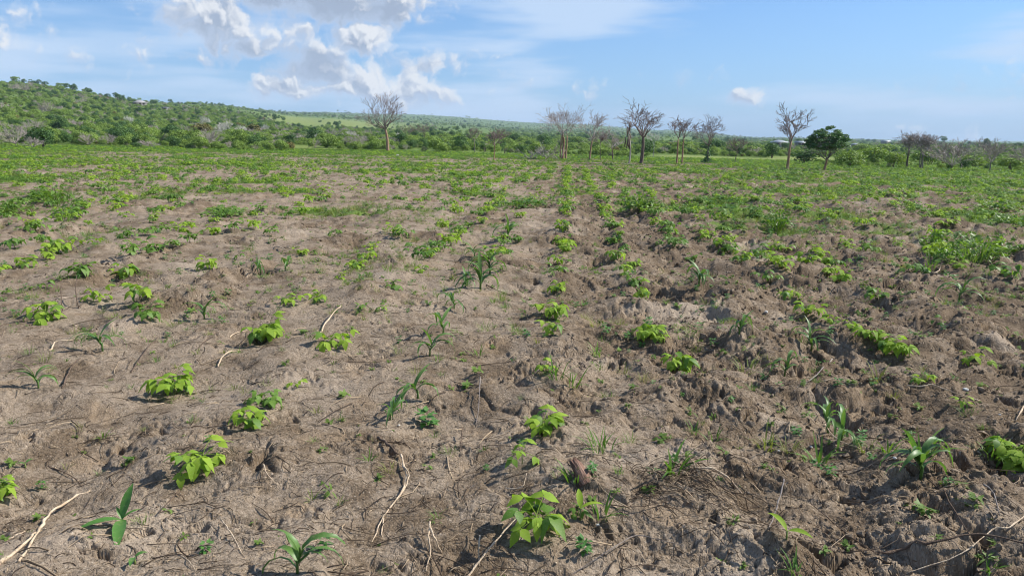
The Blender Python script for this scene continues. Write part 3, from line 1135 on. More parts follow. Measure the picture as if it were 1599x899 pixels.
STEMS = [stems_mesh(60 + k, 2.4, 1.9) for k in range(3)]
G1 = 'shrubs along the foot of the hill'
for a in [(25, 229, 52, 40, 0, 'thicket of brownish grey bare twigs at the far left end of the hill foot', G1, True),
          (68, 231, 46, 34, 2, 'dark green shrub standing right of the brownish bare thicket', G1),
          (52, 232, 30, 18, 3, 'low grey bare twigs in front of the dark green shrub', G1, True),
          (183, 226, 34, 26, 2, 'dark rounded shrub alone at the hill foot below the roofed house', G1),
          (140, 225, 30, 20, 1, 'light green shrub between the two dark shrubs at the hill foot', G1),
          (214, 231, 20, 9, 2, 'very low dark bush at the very edge of the field', G1),
          (232, 231, 34, 13, 0, 'low patch of pinkish grey twigs beside the very low dark bush', G1, True),
          (322, 196, 17, 18, 1, 'round white leafless shrub highest on the slope', G1, True, 215),
          (352, 208, 34, 24, 2, 'broad pale grey shrub with upright bare boughs in mid slope', G1, True, 150),
          (379, 207, 22, 18, 1, 'pale grey shrub just right of the broad grey one', G1, True, 150),
          (415, 194, 14, 14, 1, 'small round white leafless shrub near the ridge meadow', G1, True, 215),
          (405, 200, 16, 13, 3, 'greyish bare shrub left of the small round white one', G1, True, 190),
          (397, 212, 36, 22, 6, 'ochre tinted shrub below the pale grey shrubs', G1),
          (317, 212, 46, 24, 6, 'olive brown shrub left of the broad pale grey shrub', G1),
          (203, 192, 15, 16, 1, 'little pale bare shrub on the slope under the house', G1, True, 190),
          (48, 152, 30, 14, 0, 'greyish pink bare crown high on the left slope', G1, True, 330),
          (80, 182, 32, 20, 0, 'grey bare crown half way up the left slope', G1, True, 210),
          (156, 168, 22, 10, 2, 'dark flat bush half way up the slope', G1, False, 260),
          (455, 222, 66, 17, 0, 'band of pinkish dry twigs at the edge of the pale meadow', G1, True),
          (489, 222, 14, 19, 2, 'narrow dark shrub at the end of the pinkish dry twigs', G1),
          (510, 222, 20, 14, 2, 'small dark rounded shrub right of the narrow dark one', G1),
          (500, 216, 22, 16, 1, 'pale leafless shrub behind the narrow dark shrub', G1, True, 118),
          (549, 222, 24, 20, 2, 'pale arching bare shrub left of the lone reddish trunked tree', G1, True),
          (565, 223, 30, 12, 0, 'pinkish dry twigs between the pale arching shrub and the lone tree', G1, True),
          (621, 222, 15, 16, 1, 'round pale grey shrub right of the lone reddish trunked tree', G1, True),
          (597, 222, 30, 16, 2, 'dark green shrub behind the trunk of the lone tree', G1)]:
    place_bush(*a)
G2 = 'green shrubs behind the bare trees'
for (x, y, w, hh, k, lb) in [
        (800, 226, 26, 18, 2, 'dark green shrub right of the slim reddish stemmed tree'), (822, 226, 24, 14, 0, 'mid green shrub behind the cut branches'),
        (846, 228, 34, 20, 2, 'dark green shrub against the left side of the many stemmed tree'), (905, 226, 26, 14, 0, 'green shrub between the many stemmed tree and the leaning one'),
        (1010, 232, 30, 16, 2, 'dark shrub behind the trunk of the tallest bare tree'), (1065, 238, 40, 18, 1, 'light green shrub behind the twin stemmed bare tree'),
        (1110, 240, 46, 22, 2, 'dark shrub behind the tree with a climber'), (1170, 244, 40, 18, 0, 'green shrub right of the short dark twiggy tree'),
        (1205, 247, 30, 26, 2, 'dark rounded shrub left of the tall narrow bare tree'), (1255, 257, 50, 26, 2, 'dark shrub between the tall narrow bare tree and the leafy tree'),
        (1325, 262, 56, 30, 7, 'broad green shrub directly right of the leafy tree'), (1362, 258, 50, 30, 1, 'light green shrub, second right of the leafy tree'),
        (1395, 262, 44, 26, 5, 'light green shrub left of the first thin stemmed bare tree'), (1452, 258, 50, 24, 0, 'green shrub behind the bare tree with greyish pink twigs'),
        (1520, 262, 54, 22, 5, 'light green shrub between the wide low bare tree and the rounded one'), (1578, 266, 44, 22, 0, 'green shrub right of the rounded bare tree'),
        (1340, 240, 40, 16, 5, 'light green shrub in the hinder thicket, nearer the leafy tree'), (1380, 240, 40, 16, 1, 'light green shrub in the hinder thicket, farther from the leafy tree')]:
    place_bush(x, y, w, hh, k, lb, G2)

# skyline trees on the left hill
G3 = 'trees on the left skyline'
for (x, y, w, hh, k, lb) in [(33, 125, 20, 11, 2, 'rounded grey green tree at the top of the hill, leftmost on the skyline'), (49, 124, 11, 9, 1, 'small dark tree next to the leftmost skyline tree'),
                             (66, 128, 18, 10, 0, 'broad dark tree on the skyline, third from the left'), (81, 131, 12, 9, 1, 'pointed small dark tree on the skyline'),
                             (104, 134, 16, 10, 2, 'spreading tree left of the grey domed skyline tree'), (122, 135, 14, 12, 0, 'domed greyish tree standing out on the skyline'),
                             (140, 137, 16, 8, 2, 'low tree right of the domed skyline tree'), (190, 143, 20, 12, 0, 'peaked tree on the skyline left of the roofed house'),
                             (175, 143, 12, 8, 1, 'small dark tree just left of the peaked skyline tree')]:
    p = at_dist(x, 440)
    s = 1.0 / px_m(p)
    tm, cm, mat, w0, h0 = TALL[k]
    t = thing('skyline_tree', p, lb, 'tree', G3, rz=x)
    t.scale = (w * s / w0, w * s / w0, hh * s * 1.25 / h0)
    obj('trunk', tm, M_BARK_DARK, t)
    obj('crown', cm, mat, t)
p = at_dist(1475, 900)
s = 1.0 / px_m(p)
t = thing('skyline_tree', p, 'single dark domed tree on the right skyline between two bare trees', 'tree', None)
tm, cm, mat, w0, h0 = TALL[0]
t.scale = (17 * s / w0, 17 * s / w0, 15 * s / h0)
obj('trunk', tm, M_BARK_DARK, t)
obj('crown', cm, mat, t)


# ------------------------------------------------------------------ houses
def house(p, w, d, hw, hr, rz, label, roofmat, hip=True, over=0.5):
    t = thing('house', p, label, 'house', None, rz)
    mb = MB()
    mb.box((0, 0, hw / 2 - .4), (w, d, hw + .8))
    obj('wall', mb.mesh('wall'), M_WALLWHITE, t)
    mb = MB()
    W2, D2 = w / 2 + over, d / 2 + over
    rl = max(.2, W2 - D2) if hip else W2
    v = [(-W2, -D2, hw - .02), (W2, -D2, hw - .02), (W2, D2, hw - .02), (-W2, D2, hw - .02), (-rl, 0, hw + hr), (rl, 0, hw + hr),
         (-W2, -D2, hw - .12), (W2, -D2, hw - .12), (W2, D2, hw - .12), (-W2, D2, hw - .12)]
    mb.add(v, [(0, 1, 5, 4), (1, 2, 5), (2, 3, 4, 5), (3, 0, 4), (6, 7, 1, 0), (7, 8, 2, 1), (8, 9, 3, 2), (9, 6, 0, 3), (9, 8, 7, 6)])
    obj('roof', mb.mesh('roof'), roofmat, t)
    mb = MB()
    mb.box((w * .08, -d / 2 - .02, 1.0), (.9, .08, 2.0))
    obj('door', mb.mesh('door'), M_DOOR, t)
    for k in (-.3, .34):
        mb = MB()
        mb.box((w * k, -d / 2 - .02, 1.5), (.8, .08, .9))
        obj('window', mb.mesh('window'), M_DOOR, t)
    return t


p = at_dist(224, 400)
house(p + Vector((0, 0, .2)), 6.0, 5, 2.2, 1.3, .3, 'pale house with grey pitched roof near the top of the green hill', M_ROOFGREY)
p = at_dist(262, 400)
house(p + Vector((0, 0, .3)), 2.2, 2.6, 1.6, .5, .2, 'tiny pale hut on the skyline right of the hill house', M_ROOFMETAL)
for (x, d, w, dd, hw, hr, rz, lb, hip) in [(1217, 250, 4.6, 4, 2.2, .8, .2, 'white roofed house directly behind the tall narrow bare tree', True),
                                           (1251, 262, 3.2, 3, 2.2, .5, .0, 'low white roofed shed between the tall bare tree and the leafy tree', False),
                                           (1290, 255, 4.2, 3.5, 2.2, .6, -.1, 'white roofed house half hidden behind the leafy tree', False),
                                           (1336, 300, 1.8, 2, 1.8, .5, .2, 'small pale roof right of the leafy tree', True),
                                           (1384, 620, 6.0, 5, 3.2, 1.0, .1, 'distant pale building on the right skyline', False)]:
    p = at_dist(x, d)
    house(p + Vector((0, 0, .3)), w, dd, hw, hr, rz, lb, M_ROOFMETAL, hip, .4)

# ------------------------------------------------------------------ fence posts, brush pile, far bits
for (x, y, hh, lb) in [(622, 229, 6, 'short dark fence post just right of the round pale shrub'), (632, 230, 7, 'dark fence post in front of the small dark leafless tree'),
                       (641, 230, 6, 'fence post second from the round pale shrub side of the row'), (664, 230, 6, 'fence post below the second small dark leafless tree'),
                       (703, 235, 9, 'pale fence post standing alone at the end of the meadow strip'), (756, 239, 9, 'dark fence post left of the slim reddish stemmed tree'),
                       (758.5, 237, 7, 'shorter fence post beside the dark one near the slim reddish stemmed tree'), (788, 240, 9, 'fence post right of the slim reddish stemmed tree')]:
    p = hit(x, y)
    s = 1.0 / px_m(p)
    rr = random.Random(int(x))
    mb = MB()
    hh *= s
    mb.tube([(0, 0, -.15), (rr.uniform(-.03, .03), 0, hh * .5), (rr.uniform(-.06, .06), rr.uniform(-.04, .04), hh * .97), (rr.uniform(-.06, .06), 0, hh)], [.055, .05, .045, .02], 6)
    o = obj('fence_post', mb.mesh('fence_post', True), M_BARK_PALE if x == 703 else M_POST)
    o.location = p
    tag(o, lb, 'post', 'fence posts behind the field')

p = hit(846, 249)
rr = random.Random(3)
pile = thing('brush_pile', p, 'heap of cut grey branches lying left of the many stemmed bare tree', 'brush pile')
for k in range(90):
    mb = MB()
    x, y = rr.gauss(0, .85), rr.gauss(0, .5)
    z = max(0.03, rr.random() * .75 * max(0, 1 - abs(x) / 2.2))
    a, e, ln = rr.uniform(0, 6.28), rr.uniform(-.25, .9), rr.uniform(.5, 1.5)
    q = Vector((x, y, z))
    pts = [q]
    for i in range(3):
        q = q + Vector((math.cos(a) * math.cos(e), math.sin(a) * math.cos(e), math.sin(e))) * ln / 3
        a += rr.uniform(-.4, .4)
        e += rr.uniform(-.3, .3)
        pts.append(Vector((q.x, q.y, max(.02, q.z))))
    r0 = rr.uniform(.014, .034)
    mb.tube(pts, [r0, r0 * .8, r0 * .6, r0 * .3], 4)
    obj('branch', mb.mesh('branch', True), M_TWIG, pile)


def lumpy(seed, sx, sy, sz, sub=2, amp=.18):
    import bmesh
    bm = bmesh.new()
    bmesh.ops.create_icosphere(bm, subdivisions=sub, radius=1)
    rg = random.Random(seed)
    off = Vector((rg.random() * 50, rg.random() * 50, rg.random() * 50))
    from mathutils import noise as mn
    for v in bm.verts:
        v.co *= 1 + amp * mn.noise(v.co * 1.3 + off) * 2 + amp * .6 * mn.noise(v.co * 3.1 + off)
        v.co = Vector((v.co.x * sx, v.co.y * sy, v.co.z * sz))
    me = bpy.data.meshes.new('lump')
    bm.to_mesh(me)
    bm.free()
    return me


p = hit(621, 245)
o = obj('pale_stone', lumpy(1, .13, .1, .06), M_SHELL)
o.location = p + Vector((0, 0, .12))
tag(o, 'pale yellowish stone lying by the foot of the lone reddish trunked tree', 'stone')
p = hit(543, 223)
o = obj('white_sack', lumpy(2, .20, .16, .42), M_SACK)
o.location = p + Vector((0, 0, .8))
tag(o, 'small upright white sack at the edge of the bushes left of the lone tree', 'sack')
# ------------------------------------------------------------------ crop plants: leaf meshes
def leaflet(mb, base, yaw, ln, wd, droop, fold, roll=0.0):
    rows = [(0, 0), (.16, .60), (.42, 1.0), (.74, .58), (1, 0)]
    cy, sy = math.cos(yaw), math.sin(yaw)
    vs = []
    for t, w in rows:
        x = ln * t
        z = -droop * ln * t * t
        for c in ((0,) if w == 0 else (-1, 0, 1)):
            yy = c * wd * .5 * w
            zz = z + abs(c) * fold * wd * w - c * roll * wd * w
            vs.append((base[0] + x * cy - yy * sy, base[1] + x * sy + yy * cy, base[2] + zz))
    fs = [(0, 2, 1), (0, 3, 2)]
    for r in range(2):
        a = 1 + r * 3
        fs += [(a, a + 1, a + 4, a + 3), (a + 1, a + 2, a + 5, a + 4)]
    fs += [(7, 8, 10), (8, 9, 10)]
    mb.add(vs, fs)


def bean_leaf(seed):
    rg = random.Random(seed)
    mb = MB()
    L = rg.uniform(.045, .085)
    rise = rg.uniform(.1, .5)
    end = (L, 0, L * rise)
    mb.tube([(0, 0, 0), (L * .5, 0, L * rise * .7), end], [.0018, .0015, .0012], 3, False)
    ln = rg.uniform(.058, .074)
    dr = rg.uniform(.4, 1.1)
    leaflet(mb, (L + .008, 0, L * rise), rg.uniform(-.2, .2), ln * 1.1, ln * .74, dr, rg.uniform(-.05, .14))
    leaflet(mb, end, 1.25 + rg.uniform(-.2, .2), ln * .95, ln * .68, dr * rg.uniform(.5, 1.2), rg.uniform(-.05, .14), .1)
    leaflet(mb, end, -1.25 + rg.uniform(-.2, .2), ln * .95, ln * .68, dr * rg.uniform(.5, 1.2), rg.uniform(-.05, .14), -.1)
    return mb.mesh('bean_leaf', True)


BEAN_LEAVES = [bean_leaf(k) for k in range(8)]
BEAN_LEAVES_DARK = [m.copy() for m in BEAN_LEAVES]
for m in BEAN_LEAVES:
    m.materials.append(M_BEAN)
for m in BEAN_LEAVES_DARK:
    m.materials.append(M_BEANDARK)


def np_mesh(me):
    co = np.empty(len(me.vertices) * 3, np.float32)
    me.vertices.foreach_get('co', co)
    return co.reshape(-1, 3), [tuple(p.vertices) for p in me.polygons]


LEAF_NP = [np_mesh(m) for m in BEAN_LEAVES]


def rot_np(e):
    return np.array(Euler(e).to_matrix())


def bean_layout(rg, w, h, stems, n):
    """stem paths, and leaf spots (place, azimuth, tilt, size)"""
    k = min(1.35, max(.55, w / .255))
    paths, spots = [], []
    for sidx in range(stems):
        a = rg.uniform(0, 6.28)
        q = 0 if stems == 1 else w * rg.uniform(.05, .18)
        b = Vector((q * math.cos(a), q * math.sin(a), -.02))
        ll = rg.uniform(0, .25) * h
        t = b + Vector((ll * math.cos(a), ll * math.sin(a), h * rg.uniform(.5, .72) + .02))
        mid = (b + t) / 2 + Vector((rg.uniform(-.01, .01), rg.uniform(-.01, .01), 0))
        paths.append([b, mid, t])
        for i in range(n):
            f = rg.uniform(.45, 1.0) if i else 1.0
            p = mid.lerp(t, f)
            az = 2.4 * i + rg.uniform(-.5, .5) + a
            spots.append((p, az, rg.uniform(-.25, .65) - (.35 if i == 0 else 0), k * rg.uniform(.62, 1.08)))
    return paths, spots


def bean_plant(p, wpx, n, seed, label, dark=False, stems=1, hk=.46, group='bean plants in the field', detail=True):
    s = 1.0 / px_m(p)
    w = wpx * s
    rg = random.Random(seed)
    h = w * hk * rg.uniform(.8, 1.12)
    n = max(4, n + rg.randint(-1, 2))
    t = thing('bean_plant', p, label, 'bean plant', group)
    paths, spots = bean_layout(rg, w, h, stems, n)
    for q in paths:
        mb = MB()
        mb.tube(q, [.0035, .003, .0022], 4)
        obj('stem', mb.mesh('bean_stem', True), M_STEM, t)
    tone = rg.random()
    lv = BEAN_LEAVES_DARK if dark or (tone < .25 and 'from the front' in label) else BEAN_LEAVES
    for (q, az, tl, k) in spots:
        o = obj('leaf', (BEAN_LEAVES_DARK if rg.random() < .2 else lv)[rg.randrange(8)], None, t)
        o.location = q
        o.rotation_euler = (rg.uniform(-.25, .25), tl, az)
        o.scale = (k, k, k)
    return t


def bean_foliage(seed, w=.26, stems=2, n=5):
    rg = random.Random(seed)
    paths, spots = bean_layout(rg, w, w * .6, stems, n)
    V, Fc = [], []
    for (q, az, tl, k) in spots:
        v, f = LEAF_NP[rg.randrange(8)]
        m = rot_np((rg.uniform(-.25, .25), tl, az))
        b = len(V)
        V.extend(((v * k) @ m.T + np.array(q)).tolist())
        Fc.extend([tuple(i + b for i in ff) for ff in f])
    sm = MB()
    for q in paths:
        sm.tube(q, [.0035, .003, .0022], 3)
    return mesh_np('bean_foliage', V, Fc, True), sm.mesh('bean_stem', True)


BEAN_FOL = [bean_foliage(400 + k, .30, 3, 5) for k in range(6)]
for i, (a, b) in enumerate(BEAN_FOL):
    a.materials.append(M_BEANDARK if i % 2 else M_BEAN)
    b.materials.append(M_STEM)


def far_bean(x, y, z, w, seed, label, group):
    rg = random.Random(seed)
    fm, sm = BEAN_FOL[rg.randrange(6)]
    k = w / .30
    t = thing('bean_plant', (x, y, z), label, 'bean plant', group, rg.uniform(0, 6.28), k)
    obj('stem', sm, None, t)
    obj('foliage', fm, None, t)


# ------------------------------------------------------------------ maize and grass blades
def blade(mb, ln, wd, arch, rise, base=(0, 0, 0), az=0.0, rows=7, twist=0.0, fold=.22):
    ca, sa = math.cos(az), math.sin(az)
    x, z, th = 0.0, 0.0, rise
    vs = []
    for i in range(rows):
        t = i / (rows - 1)
        w = wd * (math.sin(math.pi * min(1, .18 + .82 * (1 - t) ** .8)) ** .6 if t < 1 else 0)
        w = wd * min(1, .45 + 2.2 * t) * (1 - t ** 2.2)
        tw = twist * t
        for c in ((-1, 0, 1) if i < rows - 1 else (0,)):
            yy = c * w * .5 * math.cos(tw)
            zz = z + abs(c) * w * fold + c * w * .5 * math.sin(tw)
            vs.append((base[0] + x * ca - yy * sa, base[1] + x * sa + yy * ca, base[2] + zz))
        x += math.cos(th) * ln / (rows - 1)
        z += math.sin(th) * ln / (rows - 1)
        th -= arch / (rows - 1)
    fs = []
    for r in range(rows - 2):
        a = r * 3
        fs += [(a, a + 1, a + 4, a + 3), (a + 1, a + 2, a + 5, a + 4)]
    a = (rows - 2) * 3
    fs += [(a, a + 1, a + 3), (a + 1, a + 2, a + 3)]
    mb.add(vs, fs)


def blade_mesh(ln, wd, arch, rise, twist):
    mb = MB()
    blade(mb, ln, wd, arch, rise, twist=twist)
    return mb.mesh('maize_leaf', True)


MAIZE_BLADES = [blade_mesh(.28, .029, 2.6, 1.25, .3), blade_mesh(.27, .032, 3.0, 1.25, -.4), blade_mesh(.23, .028, 2.0, 1.3, .2),
                blade_mesh(.31, .030, 3.3, 1.2, .5), blade_mesh(.19, .024, 1.0, 1.4, 0)]
for m in MAIZE_BLADES:
    m.materials.append(M_MAIZE)


def maize_plant(p, hpx, n, seed, label, lean=0.0):
    s = 1.0 / px_m(p)
    h = hpx * s
    rg = random.Random(seed)
    t = thing('maize_seedling', p, label, 'maize seedling', 'maize seedlings in the field')
    k = h / .21
    mb = MB()
    mb.tube([(0, 0, -.02), (0.003, 0, h * .22), (.006 + lean * h, 0, h * .42)], [.0065 * k, .006 * k, .004 * k], 6)
    obj('stem', mb.mesh('maize_stem', True), M_MAIZE, t)
    a0 = rg.uniform(0, 6.28)
    n += 2
    for i in range(n):
        o = obj('leaf', MAIZE_BLADES[4 if i == n - 1 else rg.randrange(4)], None, t)
        f = (i + .5) / n
        o.location = (lean * h * f * .5, 0, h * (.10 + .30 * f))
        o.rotation_euler = (rg.uniform(-.3, .3), rg.uniform(-.2, .55), a0 + 3.14 * i + rg.uniform(-.7, .7))
        q = k * rg.uniform(.75, 1.05) * (.75 + .3 * f)
        o.scale = (q, q * rg.uniform(.9, 1.2), q)
    return t


def tuft_mesh(seed, n, ln, wd, spread=.04, up=(.7, 1.5)):
    rg = random.Random(seed)
    mb = MB()
    for k in range(n):
        a = rg.uniform(0, 6.28)
        q = spread * rg.random() ** .5
        blade(mb, ln * rg.uniform(.45, 1.1), wd * rg.uniform(.7, 1.2), rg.uniform(.3, 1.7), rg.uniform(*up),
              (q * math.cos(a), q * math.sin(a), -.005), a + rg.uniform(-.8, .8), 4, rg.uniform(-.4, .4), .1)
    return mb.mesh('grass_tuft', True)


TUFTS = [tuft_mesh(500, 18, .16, .007), tuft_mesh(501, 26, .20, .007, .06), tuft_mesh(502, 12, .12, .009, .03), tuft_mesh(503, 40, .26, .006, .10)]
TUFTS_DRY = [m.copy() for m in TUFTS]
for m in TUFTS:
    m.materials.append(M_GRASS)
for m in TUFTS_DRY:
    m.materials.append(M_DRYGRASS)


def rosette(seed, n, ln, wd, up=.35, h=.05):
    rg = random.Random(seed)
    mb = MB()
    for k in range(n):
        a = rg.uniform(0, 6.28)
        z = rg.uniform(.2, 1) * h
        q = rg.uniform(.2, 1) * ln * .7
        leaflet(mb, (q * math.cos(a) * .5, q * math.sin(a) * .5, z), a + rg.uniform(-.5, .5), ln * rg.uniform(.6, 1.1), wd * rg.uniform(.7, 1.1), rg.uniform(-.4, .6), rg.uniform(0, .15), rg.uniform(-.2, .2))
    return mb.mesh('weed', True)


WEEDS = [rosette(600, 14, .06, .03), rosette(601, 20, .075, .045, .4, .09), rosette(602, 10, .05, .022, .3, .03), rosette(603, 26, .07, .035, .4, .12), rosette(604, 16, .09, .022, .5, .08)]
for i, m in enumerate(WEEDS):
    m.materials.append(M_WEED if i != 3 else M_BROAD)

# ------------------------------------------------------------------ bean plants one can pick out: px, row of the foot, width px, leaves per stem, stems, dark
BEANS = [
    (843, 838, 100, 8, 2, 0, 'big bean plant in front, a pale stick lying against its foot'),
    (815, 724, 62, 6, 1, 0, 'lanky bean plant leaning, second in the centre row, casting a shadow to its side'),
    (843, 672, 76, 7, 2, 0, 'bean plant in the centre row right behind the lanky leaning one'),
    (311, 733, 78, 7, 2, 0, 'bright bean plant standing clear on smooth soil, nearest in its row'),
    (391, 658, 62, 6, 2, 0, 'bright bean plant joined with a darker one behind it, dark shadow below'),
    (428, 632, 54, 6, 2, 1, 'darker green middle plant of three bean plants in a line'),
    (463, 606, 30, 5, 1, 0, 'smallest and hindmost of three bean plants in a line'),
    (266, 613, 66, 6, 4, 0, 'cluster of yellow green bean seedlings on thin stems'),
    (4, 776, 52, 6, 2, 0, 'bean plant cut off by the left edge of the picture'),
    (409, 528, 60, 6, 3, 0, 'flat topped bean plant beside a short pale root, left of the shadowed hole'),
    (521, 541, 52, 6, 2, 0, 'bean plant with a pale root rising behind it'),
    (68, 500, 62, 6, 3, 0, 'wide light green bean plant near the left edge beside thin upright sticks'),
    (149, 470, 42, 5, 2, 0, 'bean plant right of the thin upright sticks at the left'),
    (228, 465, 50, 6, 2, 0, 'large leafed bean plant on its own, left part of the field'),
    (447, 478, 38, 5, 2, 0, None), (494, 471, 36, 5, 2, 0, None), (566, 484, 26, 5, 1, 0, None), (597, 484, 22, 4, 1, 0, None),
    (614, 449, 30, 5, 1, 1, None), (657, 425, 30, 5, 1, 0, None), (556, 418, 34, 6, 2, 0, None), (576, 405, 34, 6, 2, 0, None), (530, 436, 24, 5, 1, 0, None),
    (133, 428, 40, 5, 2, 1, None), (190, 430, 40, 5, 2, 0, None), (70, 452, 28, 5, 1, 0, None), (88, 395, 46, 6, 3, 0, None), (140, 384, 38, 5, 2, 0, None),
    (43, 415, 34, 5, 2, 0, None), (5, 420, 34, 5, 2, 0, None), (329, 420, 36, 5, 2, 0, None), (369, 405, 28, 5, 1, 1, None), (240, 494, 50, 4, 2, 1, None),
    (866, 496, 52, 7, 3, 0, 'dense bean plant in the centre row, upper one of a touching pair'),
    (860, 519, 42, 6, 2, 0, 'bean plant in the centre row, lower one of a touching pair'),
    (870, 456, 34, 6, 2, 0, None), (872, 412, 30, 6, 2, 0, None), (875, 378, 28, 6, 2, 0, None), (877, 358, 26, 6, 2, 0, None),
    (851, 585, 44, 5, 2, 0, 'bean plant mixed with grass blades in the centre row'),
    (1012, 524, 46, 6, 3, 0, None), (1030, 532, 34, 5, 2, 0, None), (1055, 576, 58, 6, 3, 0, 'broad bean plant beside a broken clod hollow, first in the row right of centre'),
    (1006, 464, 36, 6, 2, 0, None), (994, 446, 34, 6, 2, 0, None), (979, 425, 32, 6, 2, 0, None), (963, 404, 30, 6, 2, 0, None), (957, 380, 30, 6, 2, 0, None), (948, 342, 22, 5, 1, 0, None),
    (1393, 552, 56, 7, 3, 0, 'brightest bean plant right of centre, large pale leaves over dark shadow'),
    (1362, 530, 40, 6, 2, 0, None), (1328, 514, 34, 5, 2, 0, None), (1300, 505, 34, 5, 2, 0, None), (1263, 492, 38, 5, 2, 0, None), (1236, 464, 34, 5, 2, 0, None),
    (1310, 436, 38, 5, 2, 0, None), (1256, 410, 40, 5, 2, 0, None), (1199, 440, 40, 5, 2, 0, None), (1375, 466, 36, 6, 2, 1, 'blue green bean plant on a clod edge at the right'),
    (1470, 508, 30, 4, 1, 1, None), (1524, 566, 44, 4, 2, 0, None), (1437, 600, 40, 4, 2, 0, 'flat bean seedling beside the long pale root at the right'),
    (1504, 632, 34, 4, 1, 0, 'bean seedling growing over the long pale root next to a white shell'),
    (1575, 724, 76, 7, 4, 0, 'leafy bean plant at the right edge of the picture'),
    (1106, 372, 34, 6, 2, 0, None), (1122, 382, 34, 6, 2, 0, None), (1140, 394, 34, 6, 2, 0, None), (1158, 407, 34, 6, 2, 0, None), (1220, 392, 32, 5, 2, 0, None),
    (1563, 430, 44, 6, 2, 0, None), (1129, 340, 40, 6, 2, 0, None), (688, 354, 30, 5, 2, 0, None), (702, 374, 24, 5, 1, 0, None), (633, 374, 44, 4, 3, 0, None),
    (718, 332, 26, 5, 2, 0, None), (1232, 462, 26, 4, 1, 0, None), (908, 806, 40, 4, 1, 1, 'small bean seedling touching the right side of the big front plant'),
    (1350, 352, 30, 5, 2, 0, None), (1465, 372, 40, 6, 3, 0, None), (1480, 356, 36, 6, 2, 0, None)]
_T = 'first second third fourth fifth sixth seventh eighth ninth tenth eleventh twelfth thirteenth fourteenth fifteenth sixteenth seventeenth eighteenth nineteenth'.split()
ORD = _T + ['twentieth'] + ['twenty-' + w for w in _T[:9]] + ['thirtieth'] + ['thirty-' + w for w in _T[:9]] + ['fortieth'] + ['forty-' + w for w in _T[:9]]


def rowname(k):
    if k == 0:
        return 'centre row'
    return '%s row %s of the centre row' % (ORD[abs(k) - 1], 'right' if k > 0 else 'left')


bean_xy = []
autos = []
rows_ = {}
for b in BEANS:
    p = hit(b[0], b[1])
    bean_xy.append(p)
    k = round((p.x - .0766 * p.y + .09) / .87)
    rows_.setdefault(k, []).append(p.y)
for i, (b, p) in enumerate(zip(BEANS, bean_xy)):
    k = round((p.x - .0766 * p.y + .09) / .87)
    lab = b[6] or '%s bean plant from the front in the %s' % (ORD[sorted(rows_[k]).index(p.y)], rowname(k))
    t = bean_plant(p, b[2] * 1.05, b[3], 1000 + i, lab, bool(b[5]), b[4])
    if not b[6]:
        autos.append((t, k, p.y))

# ------------------------------------------------------------------ maize seedlings: px, row of the foot, height px, blades
MAIZE = [
    (464, 896, 78, 6, 'maize seedling with drooping blades at the bottom edge'),
    (652, 622, 48, 6, 'bluish maize seedling, right one of a pair in front of the low weed'),
    (609, 656, 46, 6, 'bluish maize seedling, left one of a pair, slightly nearer'),
    (60, 606, 44, 6, 'maize seedling with bent blades near the left edge'),
    (160, 548, 46, 6, 'dark maize seedling with arched blades at the left, shadow below'),
    (319, 499, 38, 6, 'short upright maize seedling by itself in the left half'),
    (671, 556, 44, 5, 'maize seedling with one blade arching far left'),
    (692, 520, 42, 5, 'maize seedling behind the one with the far arching blade'),
    (709, 482, 36, 5, 'maize seedling in shadowed rough soil, third in its row'),
    (727, 448, 34, 5, 'maize seedling at the foot of the dense maize clump'),
    (750, 452, 52, 7, 'tallest maize seedling of the dense clump in mid field'),
    (765, 428, 42, 7, 'hinder maize seedling of the dense clump in mid field'),
    (793, 372, 32, 6, 'far maize seedling in line with the dense clump'),
    (741, 402, 26, 5, 'small maize seedling just behind the dense clump'),
    (407, 428, 28, 5, 'small maize seedling left of centre beside a thin stalk'),
    (446, 422, 28, 5, 'small maize seedling right of the one beside a thin stalk'),
    (1292, 676, 60, 5, 'maize seedling with hooked blade, throwing a clear shadow'),
    (1313, 690, 52, 6, 'broad bladed maize seedling right of the hooked one'),
    (1437, 748, 76, 9, 'large bushy maize seedling in front on the right'),
    (1091, 447, 40, 8, 'bushy fountain shaped maize seedling right of centre'),
    (1154, 522, 40, 6, 'upright maize seedling right of centre between bean rows'),
    (1267, 546, 42, 6, 'dark maize seedling in a shaded hollow right of centre'),
    (1225, 586, 40, 5, 'thin maize seedling beside grass tuft right of centre'),
    (1497, 470, 44, 6, 'pale maize seedling far right on a clod bank')]
for i, (x, y, h, n, lb) in enumerate(MAIZE):
    maize_plant(hit(x, y), h * 1.1, n, 2000 + i, lb, random.Random(i).uniform(-.3, .3))

